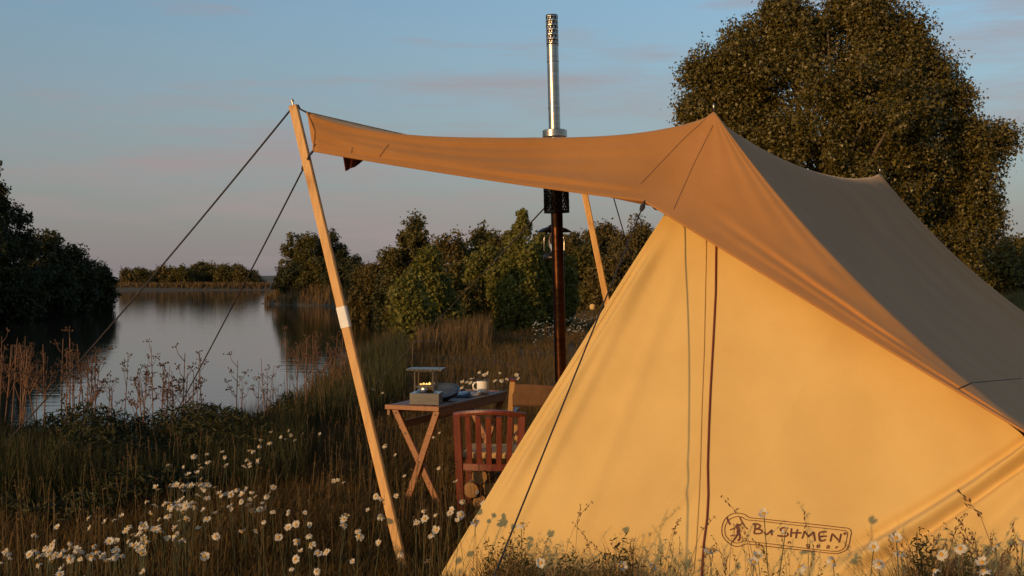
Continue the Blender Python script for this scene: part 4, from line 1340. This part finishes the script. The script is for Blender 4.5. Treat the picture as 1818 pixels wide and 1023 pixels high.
foot = np.array([W_L[:2], W_R[:2], W_R2[:2], W_L2[:2]])
def in_tent(x, y, grow=-0.05):
    al = (x - A1[0]) * rd[0] + (y - A1[1]) * rd[1]
    pe = (x - A1[0]) * pd[0] + (y - A1[1]) * pd[1]
    return (al > -BA - grow) & (al < RL + BA + grow) & (pe > -1.06 - grow) & (pe < 2.0 + grow)
def vnoise(x, y, s, ph):
    return 0.5 + 0.25 * (np.sin(x * s + ph) * np.cos(y * s * 1.3 + ph * 2) + np.sin(x * s * 2.3 + y * s * 1.1 + ph * 3) * 0.9)
def wedge(n, d0, d1, x0, x1, g):
    d = np.sqrt(g.uniform(d0 * d0, d1 * d1, n))
    px_ = g.uniform(x0, x1, n)
    return (px_ - 909) / F * d, d
g = np.random.default_rng(21)
def field(n, d0, d1, x0, x1, h, w_, lean, sdmin=0.3, behind=0.25):
    x, y = wedge(n, d0, d1, x0, x1, g)
    sd = river_sd(x, y)
    px_ = 909 + x / y * F
    hid = (px_ > 1010) & (px_ < 1760) & (y > 7.2) & (y < 30)
    keep = (sd > sdmin) & ~in_tent(x, y) & (~hid | (g.random(n) < behind))
    x, y = x[keep], y[keep]
    m = len(x)
    hh = h * (0.45 + 0.85 * vnoise(x, y, 0.9, 1.0)) * g.uniform(0.5, 1.2, m) * (0.5 + 0.5 * smooth(6.2, 7.4, y))
    hh = hh * (1 - 0.55 * np.exp(-(((x + .35) / .9) ** 2 + ((y - 8.5) / 1.1) ** 2)))
    P = np.stack([x, y, ground_h(x, y) - 0.02], 1)
    return blades(P, hh, w_ * g.uniform(.7, 1.3, m), g.uniform(.1, .75, m) * lean, g)
V, T = field(300000, 3.6, 15.5, -120, 1940, 0.27, 0.0062, 1.1)
mesh_obj('meadow_grass', V, T, M['grass'], kind='stuff', recenter=False, label='dark brown green meadow grass around tent and table', cat='grass')
V, T = field(120000, 15.5, 58, 380, 1950, 0.32, 0.016, 0.9)
mesh_obj('meadow_grass', V, T, M['grass'], kind='stuff', recenter=False, label='meadow grass further back toward the willows', cat='grass')
V, T = field(26000, 30, 75, 1690, 1950, 0.40, 0.03, 0.8)
mesh_obj('slope_grass', V, T, M['lushgrass'], kind='stuff', recenter=False, label='sunlit yellow green grass slope at the right edge', cat='grass')

# broad leaved weeds on the shaded bank at left
n = 60000
x, y = wedge(n, 7.2, 13.2, -120, 520, g)
sd = river_sd(x, y)
keep = (sd > 0.2) & (sd < 4.3 + 1.2 * np.sin(x * 1.7)) 
x, y, sd = x[keep], y[keep], sd[keep]
cx_ = np.round(x / .11) * .11 + .03 * np.sin(y * 31); cy_ = np.round(y / .13) * .13 + .03 * np.sin(x * 37)
hh = (.22 + .36 * vnoise(cx_, cy_, 2.3, .4)) * (0.6 + 0.4 * smooth(4.5, 2.0, sd))
zz = ground_h(x, y) + hh * g.random(len(x)) ** .6
nrm = rand_unit(len(x), g) * .8 + np.array([-0.1, -0.1, .5]); nrm /= np.linalg.norm(nrm, axis=1, keepdims=True)
V, T = leaves(np.stack([x, y, zz], 1), nrm, g.uniform(.018, .048, len(x)), g, .22)
mesh_obj('bank_weeds', V, T, M['weeds'], kind='stuff', recenter=False, label='dark leafy weeds along the shaded near river bank', cat='weeds')

def patch(name, label, n, d0, d1, x0, x1, h, w_, mat, sdmin=0.05, sdmax=99, lean=.5):
    x, y = wedge(n, d0, d1, x0, x1, g)
    sd = river_sd(x, y)
    k = (sd > sdmin) & (sd < sdmax) & ~in_tent(x, y)
    x, y = x[k], y[k]
    m = len(x)
    hh = h * g.uniform(.45, 1.15, m) * (.6 + .6 * vnoise(x, y, 1.1, 2.2))
    V, T = blades(np.stack([x, y, ground_h(x, y) - .02], 1), hh, w_ * g.uniform(.7, 1.3, m), g.uniform(.05, .6, m) * lean, g)
    return mesh_obj(name, V, T, M[mat], kind='stuff', recenter=False, label=label, cat='grass')
patch('dry_grass', 'reddish dry grass below the pale willows', 4200, 26, 34, 740, 870, 0.75, .018, 'dry')
patch('dry_grass', 'dry reddish reeds where the bank bends to the cove', 1500, 15.5, 24, 495, 640, 0.85, .010, 'dry', -.4, 1.6)
patch('dry_grass', 'dry grass tufts along the near bank right of the river', 1800, 24, 36, 560, 740, 0.7, .016, 'dry', -.5, 1.6)
patch('shore_grass', 'yellowish reeds along the shore of the wooded point', 16000, 100, 165, 470, 700, 1.5, .07, 'dry', -.5, 4.0)
patch('shore_grass', 'pale grass strip along the distant shore', 16000, 350, 398, 190, 480, 1.6, .25, 'dry', -.5, 14.0)
patch('shore_grass', 'dark grass along the left bank water edge', 16000, 60, 135, -60, 230, 1.2, .06, 'weeds', -.5, 5.0)
patch('bank_grass', 'dark grass tufts on the near bank among the weeds', 42000, 7.4, 14, -120, 540, .46, .006, 'weeds', -.1, 4.8)
patch('bank_grass', 'dark weedy grass where the bank bends right of the water', 16000, 12, 26, 480, 720, .75, .010, 'weeds', -.2, 2.2)

# brown seed grass among the meadow
n = 6500
x, y = wedge(n, 6.0, 22, -100, 1500, g)
k = (river_sd(x, y) > .8) & ~in_tent(x, y, .02) & ((x < 0.2 + 0.5 * (y - 6)) | (y < 6.3))
x, y = x[k], y[k]
n = len(x)
hh = g.uniform(.22, .46, n)
P = np.stack([x, y, ground_h(x, y)], 1)
lean = rand_unit(n, g) * np.array([1, 1, 0]) * .16 * hh[:, None]
tip = P + lean + np.stack([0 * hh, 0 * hh, hh], 1)
sw = np.array([.0016, 0, 0])
V1 = np.stack([P - sw, P + sw, tip + sw * .7, tip - sw * .7], 1).reshape(-1, 3)
k4 = np.arange(n)[:, None] * 4
T1 = np.concatenate([k4 + np.array([0, 1, 2]), k4 + np.array([0, 2, 3])], 1).reshape(-1, 3)
m = 9
ft = g.random((n, m)) * .2
ctr = (tip[:, None] * (1 - ft[..., None]) + P[:, None] * ft[..., None]).reshape(-1, 3) + g.normal(size=(n * m, 3)) * .006
V2, T2 = leaves(ctr, rand_unit(n * m, g), g.uniform(.004, .010, n * m), g, .4)
mesh_obj('seed_grass', np.concatenate([V1, V2]), np.concatenate([T1, T2 + len(V1)]), M['dry'], kind='stuff', recenter=False, label='fine reddish seed grass scattered through the meadow', cat='grass')
# leafy tangle at the foot of the tent wall
VV, TT, off = [], [], 0
VB, TB, offb = [], [], 0
for (xa, xb, n_, hm_) in [(860, 1130, 4200, .40), (1130, 1620, 3200, .34), (1600, 1850, 9000, .56)]:
    x_ = g.uniform(xa, xb, n_)
    q_ = np.array([on_wall(t, 1000) for t in np.linspace(xa, xb, 40)])
    dw = np.interp(x_, np.linspace(xa, xb, 40), q_[:, 1])
    dd = dw - g.uniform(.08, .75, n_)
    X_ = (x_ - 909) / F * dd
    cl_ = np.sin(x_ * .07) * .5 + np.sin(x_ * .023 + 1) * .5
    hmax = hm_ * (0.75 + .25 * cl_)
    z_ = hmax * g.random(n_) ** .7
    half = n_ // 2
    nrm = rand_unit(half, g) + np.array([0, -.2, .3]); nrm /= np.linalg.norm(nrm, axis=1, keepdims=True)
    V, T = leaves(np.stack([X_[:half], dd[:half], z_[:half]], 1), nrm, g.uniform(.006, .020, half), g, .26)
    VV.append(V); TT.append(T + off); off += len(V)
    V, T = blades(np.stack([X_[half:], dd[half:], np.zeros(n_ - half) - .02], 1), hmax[half:] * g.uniform(.6, 1.15, n_ - half), g.uniform(.0025, .005, n_ - half), g.uniform(.1, .7, n_ - half), g)
    VB.append(V); TB.append(T + offb); offb += len(V)
mesh_obj('tent_foot_weeds', np.concatenate(VV), np.concatenate(TT), M['weeds'], kind='stuff', recenter=False, label='dark tangle of weeds and grass at the tent wall foot', cat='weeds')
mesh_obj('tent_foot_grass', np.concatenate(VB), np.concatenate(TB), M['dry'], kind='stuff', recenter=False, label='dry golden grass blades at the tent wall foot', cat='grass')
# white umbel flowers far right of the pipe
n = 420
x, y = wedge(n, 24, 42, 945, 1060, g)
V, T = leaves(np.stack([x, y, ground_h(x, y) + g.uniform(.35, .6, n)], 1), np.tile([0, -.4, .9], (n, 1)) + .3 * rand_unit(n, g), g.uniform(.012, .03, n), g, .8)
mesh_obj('white_flowers', V, T, M['umbel'], kind='stuff', recenter=False, label='hazy patch of tiny white flowers behind the stove pipe', cat='flowers')

# ------------------------------------------------------------------ daisies
def me_of(mb, name, mat, smooth_=False):
    me = bpy.data.meshes.new(name)
    me.from_pydata(mb.v, [], mb.f); me.update()
    me.materials.append(mat)
    if smooth_: me.polygons.foreach_set('use_smooth', [True] * len(me.polygons))
    return me
pet_me, disc_me, stem_me = [], [], []
for s in range(5):
    gg = np.random.default_rng(300 + s)
    mb = MB()
    npet = int(gg.integers(16, 22))
    dr = (0.05, 0.2, -0.25, 0.35, -0.6)[s]
    for i in range(npet):
        a = 2 * math.pi * i / npet + gg.normal() * .05
        ca_, sa_ = math.cos(a), math.sin(a)
        ln = .0235 * gg.uniform(.85, 1.1)
        ww = .0043 * gg.uniform(.85, 1.15)
        if gg.random() < .05: continue
        dv = dr + gg.normal() * .14
        z1, z2, z3_ = dv * .008, dv * .018 + gg.normal() * .0012, dv * .024 + gg.normal() * .002
        rr_ = [(.006, ww * .6, 0), (.013, ww, z1), (ln * .85, ww * .95, z2), (ln, ww * .35, z3_)]
        vs_ = []
        for r_, w_, z_ in rr_:
            vs_ += [(ca_ * r_ - sa_ * w_, sa_ * r_ + ca_ * w_, z_), (ca_ * r_ + sa_ * w_, sa_ * r_ - ca_ * w_, z_)]
        mb.add(vs_, [(0, 1, 3, 2), (2, 3, 5, 4), (4, 5, 7, 6)])
    pet_me.append(me_of(mb, 'petals', M['petal']))
disc = MB().lathe((0, 0, 0), [(0.003, -.006), (.008, -.003), (.0085, .001), (.0075, .0035), (.004, .005), (0, .0052)], 12)
disc_m = me_of(disc, 'disc', M['disc'], True)
for s in range(3):
    b = (0.06, 0.14, -0.10)[s]
    stem_me.append(me_of(MB().tube([(0, 0, 0), (b * .3, 0.01, .4), (b * .7, .0, .75), (b, 0, 1)], [.0042, .0038, .0033, .003], 5), 'stem', M['stemgreen'], True))
stem_dx = (0.06, 0.14, -0.10)
nd = [0]
def daisy(x, y, h, label, group, g, tilt=None, sc=1.0):
    i = nd[0]; nd[0] += 1
    z = float(ground_h(np.array([x]), np.array([y]))[0])
    r = empty('daisy', (x, y, z), label, 'daisy', group)
    k = i % 3
    az = g.uniform(0, 2 * math.pi)
    s = bpy.data.objects.new('stem', stem_me[k]); COL.objects.link(s); s.parent = r
    s.scale = (h, h, h); s.rotation_euler = (0, 0, az)
    p = bpy.data.objects.new('petals', pet_me[int(g.integers(5))]); COL.objects.link(p); p.parent = r
    p.location = (stem_dx[k] * h * math.cos(az), stem_dx[k] * h * math.sin(az), h)
    n = np.array([0, 0, 1.0]) + (np.array([-.6, -.6, 0]) * g.uniform(-.2, 1.5) ** 1 if tilt is None else np.array(tilt)) + g.normal(size=3) * np.array([.42, .42, .1])
    q = Vector(unit(n)).to_track_quat('Z', 'Y')
    p.rotation_euler = (q.to_matrix() @ Matrix.Rotation(g.uniform(0, 6.28), 3, 'Z')).to_euler()
    p.scale = (sc, sc, sc)
    nn_ = unit(n); fc_ = -nn_[1]
    r['label'] = ('small ' if sc < .8 else '') + label + (', facing the camera' if fc_ > .6 else ', seen edge on' if nn_[2] > .85 else ', tilted')
    d = bpy.data.objects.new('disc', disc_m); COL.objects.link(d); d.parent = p
    return r
g = np.random.default_rng(77)
def daisy_px(px_, py_, label, group, h=None, tilt=None, sc=None):
    h = h or g.uniform(.30, .44)
    d = (CAM_H - h) * F / (py_ - 500)
    x = (px_ - 909) / F * d
    if river_sd(np.array([x]), np.array([d]))[0] < 0.4: return
    hz = float(ground_h(np.array([x]), np.array([d]))[0])
    daisy(x, d, h - hz * 0.0, label, group, g, tilt, sc or g.uniform(.55, .98))
GR = 'daisies in the meadow'
# dense drift at lower left
clus = [(60 + 380 * t + g.normal() * 55, 1000 - 130 * t + g.normal() * 34, g.uniform(10, 34)) for t in g.random(24)]
for i in range(160):
    cx_, cy_, cs_ = clus[int(g.integers(24) * g.random() ** .4)]
    daisy_px(cx_ + g.normal() * cs_ * 1.3, min(1030, max(862, cy_ + g.normal() * cs_ * .5)), 'white daisy in the dense drift at lower left', GR + ' at lower left')
# line climbing toward the bank
for i in range(46):
    t = g.random()
    daisy_px(310 + 215 * t + g.normal() * 26, 862 - 95 * t + g.normal() * 18, 'white daisy in the line climbing toward the river bank', GR + ' toward the bank')
# scattered between drift and pole
for (x, y) in [(586, 856), (600, 853), (620, 857), (663, 884), (520, 910), (471, 931), (515, 932), (546, 911), (504, 940), (605, 912), (618, 922), (565, 932), (594, 935), (552, 950), (554, 963), (635, 945), (637, 953), (511, 955), (525, 958), (570, 980), (580, 984), (526, 980), (528, 991), (543, 1014), (519, 1007), (422, 944), (393, 955), (347, 990), (420, 905), (478, 868), (440, 890), (655, 905), (690, 915), (680, 880), (700, 985), (640, 1000), (660, 965)]:
    daisy_px(x + g.normal() * 2, y, 'white daisy scattered left of the taped pole foot', GR + ' left of the pole', tilt=(-.3 + g.normal() * .4, -.9 + g.normal() * .35, -.1))
# around table and chair
for (x, y) in [(774, 831), (799, 855), (772, 775), (699, 808), (714, 843), (755, 905), (770, 915), (780, 910), (735, 932), (748, 920), (790, 903), (805, 915), (783, 940), (828, 925), (850, 893), (700, 880), (762, 955), (838, 875), (816, 889), (790, 770), (570, 770), (664, 690), (675, 698), (690, 790)]:
    daisy_px(x, y, 'white daisy growing by the table legs and chair', GR + ' by the table', tilt=(-.4, -.8, -.1))
# behind the mug
for (x, y) in [(852, 660), (861, 667), (874, 663), (885, 661), (899, 671), (914, 667), (816, 679), (826, 681), (838, 679), (815, 688), (830, 691), (858, 687), (856, 679), (870, 676), (845, 672), (890, 676), (928, 672)]:
    daisy_px(x, y, 'white daisy in the cluster behind the mug', GR + ' behind the mug', h=g.uniform(.42, .6), tilt=(-.4, -.7, -.1), sc=1.1)
# in front of the tent
for (x, y, dd) in [(837, 930, 6.1), (848, 926, 6.15), (752, 1008, 5.8), (943, 998, 5.0), (930, 932, 5.4), (1243, 978, 5.0), (1278, 980, 4.9), (1373, 912, 4.85), (1365, 935, 4.8), (1366, 990, 4.8), (1330, 1000, 4.8), (1497, 990, 4.5), (1527, 966, 4.5), (1609, 955, 4.4), (1640, 983, 4.4), (1655, 978, 4.4), (1690, 975, 4.3), (1712, 1004, 4.2), (1763, 1006, 4.15), (1795, 962, 4.2), (1806, 965, 4.2), (1690, 1014, 4.2), (1575, 1000, 4.4), (1080, 1006, 5.0), (1170, 1010, 5.0), (1430, 1005, 4.7)]:
    z = CAM_H - (y - 500) / F * dd
    daisy((x - 909) / F * dd, dd, max(.25, z), 'white daisy rising among stalks against the tent wall', GR + ' before the tent', g, tilt=(-.35 + g.normal() * .5, -.45 + g.normal() * .6, 0), sc=.95)

# ------------------------------------------------------------------ tall seed stalks before the tent wall
seed_me, sst_me = [], []
for s in range(5):
    gg = np.random.default_rng(500 + s)
    b = (.16, -.12, .25, -.22, .05)[s]
    pth = [(0, 0, 0), (b * .12, 0, .35), (b * .42, 0, .7), (b * .75, .01, .9), (b * 1.15, .01, 1.0)]
    sst_me.append(me_of(MB().tube(pth, [.0028, .0024, .0018, .0015, .001], 5), 'stem', M['strawstem'], True))
    mb = MB()
    e, d_ = np.array(pth[-1]), unit(np.array(pth[-1]) - np.array(pth[-2]))
    nsp = (5, 9, 7, 12, 6)[s]
    for k in range(nsp):
        f = k / nsp
        c = e - d_ * .16 * f + gg.normal(size=3) * np.array([.010, .006, .004]) * (1 + f)
        dirv = unit(d_ + gg.normal(size=3) * .5)
        L_ = gg.uniform(.014, .030)
        mb.tube([c - dirv * L_ * .5, c - dirv * L_ * .1, c + dirv * L_ * .25, c + dirv * L_ * .6], [.001, .0042, .0035, .0006], 5)
        mb.tube([e - d_ * .16 * min(1, f + .1), c - dirv * L_ * .5], [.0008, .0008], 4)
    seed_me.append(me_of(mb, 'seed_head', M['seedbrown']))
leafblade = me_of(MB().ribbon([(0, 0, .12), (.03, 0, .30), (.09, 0, .42), (.17, 0, .46)], .006, (0, 1, 0)), 'leaf', M['strawstem'])
def stalk(x, y, h, label, group, k, az, leaf=True):
    z = float(ground_h(np.array([x]), np.array([y]))[0])
    r = empty('seed_stalk', (x, y, z), label, 'grass stalk', group)
    r.rotation_euler = (0, 0, az)
    r.scale = (h, h, h)
    for nme, me in (('stem', sst_me[k]), ('seed_head', seed_me[k])) + ((('leaf', leafblade),) if leaf else ()):
        o = bpy.data.objects.new(nme, me); COL.objects.link(o); o.parent = r
        if nme == 'seed_head': o['kind'] = 'stuff'
g = np.random.default_rng(99)
def wall_d(x):            # distance of the wall foot in the direction of photo column x
    q = on_wall(x, 1000)
    return q[1]
ORD = ['leftmost', 'second', 'third', 'fourth', 'fifth', 'sixth', 'seventh', 'eighth', 'ninth', 'tenth', 'eleventh', 'twelfth', 'thirteenth', 'fourteenth', 'fifteenth', 'sixteenth',
       'seventeenth', 'eighteenth', 'nineteenth', 'twentieth', 'twenty-first', 'twenty-second', 'twenty-third', 'twenty-fourth', 'twenty-fifth', 'twenty-sixth', 'twenty-seventh', 'twenty-eighth', 'twenty-ninth', 'thirtieth']
ST = sorted([(985, 888), (1018, 895), (1072, 925), (1170, 922), (1205, 915), (1178, 918), (1360, 878), (1657, 912), (1728, 918), (1750, 915), (1810, 870), (1815, 925), (1045, 955), (1100, 960), (905, 925), (1290, 930), (1300, 950), (1345, 930), (1130, 965), (1440, 905), (1585, 965), (1600, 1005), (1640, 985), (1775, 930), (1700, 955), (1060, 945), (955, 950), (1220, 965), (1395, 955), (1012, 960)])
for i, (x, y) in enumerate(ST):
    dd = wall_d(x) - g.uniform(.35, .8)
    z = CAM_H - (y - 500) / F * dd
    stalk((x - 909) / F * dd, dd, max(.3, z * .98), 'brown seed stalk against the sand tent wall, ' + ('leftmost one' if i == 0 else ORD[i] + ' from left'), 'seed stalks before the tent', i % 5, g.uniform(-.5, .5) + (math.pi if i % 2 else 0), i % 3 == 0)
for i in range(90):
    x = g.choice([g.uniform(820, 1260), g.uniform(1260, 1440), g.uniform(1600, 1830)], p=[.5, .2, .3])
    dd = wall_d(x) - g.uniform(.12, .9)
    y = g.uniform(950, 1015)
    z = CAM_H - (y - 500) / F * dd
    stalk((x - 909) / F * dd, dd, max(.3, z), 'short brown seed stalk in the tangle at the tent foot', 'seed stalks at the tent foot', int(g.integers(5)), g.uniform(0, 6.28), True)

# ------------------------------------------------------------------ dry weed stalks along the water
wst, wtop = [], []
for s in range(6):
    gg = np.random.default_rng(700 + s)
    b = gg.uniform(-.10, .10)
    mb = MB(); hb = MB()
    mb.tube([(0, 0, 0), (b * .4, 0, .4), (b * .8, .01, .75), (b, .01, .93)], [.0052, .0046, .0035, .0022], 6)
    for k in range(int(gg.integers(3, 6))):
        f = gg.uniform(.55, .95)
        a = gg.uniform(0, 6.28)
        st_ = np.array([b * f, .008, f * .95])
        ln = gg.uniform(.08, .2) * (1.25 - f)* 1.6
        e = st_ + np.array([math.cos(a) * ln * .7, math.sin(a) * ln * .7, ln])
        mb.tube([st_, st_ * .5 + e * .5 + np.array([math.cos(a), math.sin(a), 0]) * .015, e], [.0026, .002, .0014], 5)
        for q_ in range(int(gg.integers(5, 10))):
            c = e + gg.normal(size=3) * np.array([.018, .018, .010])
            mb.tube([e - np.array([0, 0, .01]), c], [.0012, .0009], 4)
            hb.lathe(c, [(0, -.006), (.0055, 0), (.004, .005), (0, .007)], 5)
    wst.append(me_of(mb, 'stem', M['reedstem'], True)); wtop.append(me_of(hb, 'seed_head', M['seedbrown']))
def weed(x, y, h, label, group, k, az):
    z = float(ground_h(np.array([x]), np.array([y]))[0])
    r = empty('weed_stalk', (x, y, z), label, 'weed', group)
    r.rotation_euler = (g.normal() * .06, g.normal() * .06, az)
    hs = h - z
    r.scale = (hs, hs, hs)
    for nme, me in (('stem', wst[k]), ('seed_head', wtop[k])):
        o = bpy.data.objects.new(nme, me); COL.objects.link(o); o.parent = r
        if nme == 'seed_head': o['kind'] = 'stuff'
g = np.random.default_rng(123)
def weeds_at(px0, px1, y0, y1, n, d0, d1, label0, group):
    for i, x_ in enumerate(sorted(g.uniform(px0, px1, n).tolist())):
        d_ = g.uniform(d0, d1)
        label = label0 + ', ' + ('leftmost one' if i == 0 else ORD[i] + ' from left')
        X = (x_ - 909) / F * d_
        if river_sd(np.array([X]), np.array([d_]))[0] < -.3: d_ -= 1.0; X = (x_ - 909) / F * d_
        zt = CAM_H - (g.uniform(y0, y1) - 500) / F * d_
        weed(X, d_, zt, label, group, int(g.integers(6)), g.uniform(0, 6.28))
weeds_at(-10, 40, 580, 640, 13, 10.2, 11.8, 'reddish dry weed stalk in the clump at the left edge', 'dry weeds at the left edge')
weeds_at(40, 140, 572, 640, 11, 10.2, 12.0, 'branched dry weed stalk standing before the dark left water', 'dry weeds before the dark water')
weeds_at(140, 260, 585, 680, 16, 10.6, 12.2, 'thin dry weed stalk before the bright water left of the rope', 'dry weeds left of the rope')
weeds_at(260, 480, 590, 690, 20, 10.8, 13.0, 'thin dry weed stalk before the bright water beside the rope', 'dry weeds beside the rope')
weeds_at(500, 620, 575, 630, 24, 15.5, 22, 'reddish dry stalk on the bank left of the near pole', 'dry stalks on the bank bend')
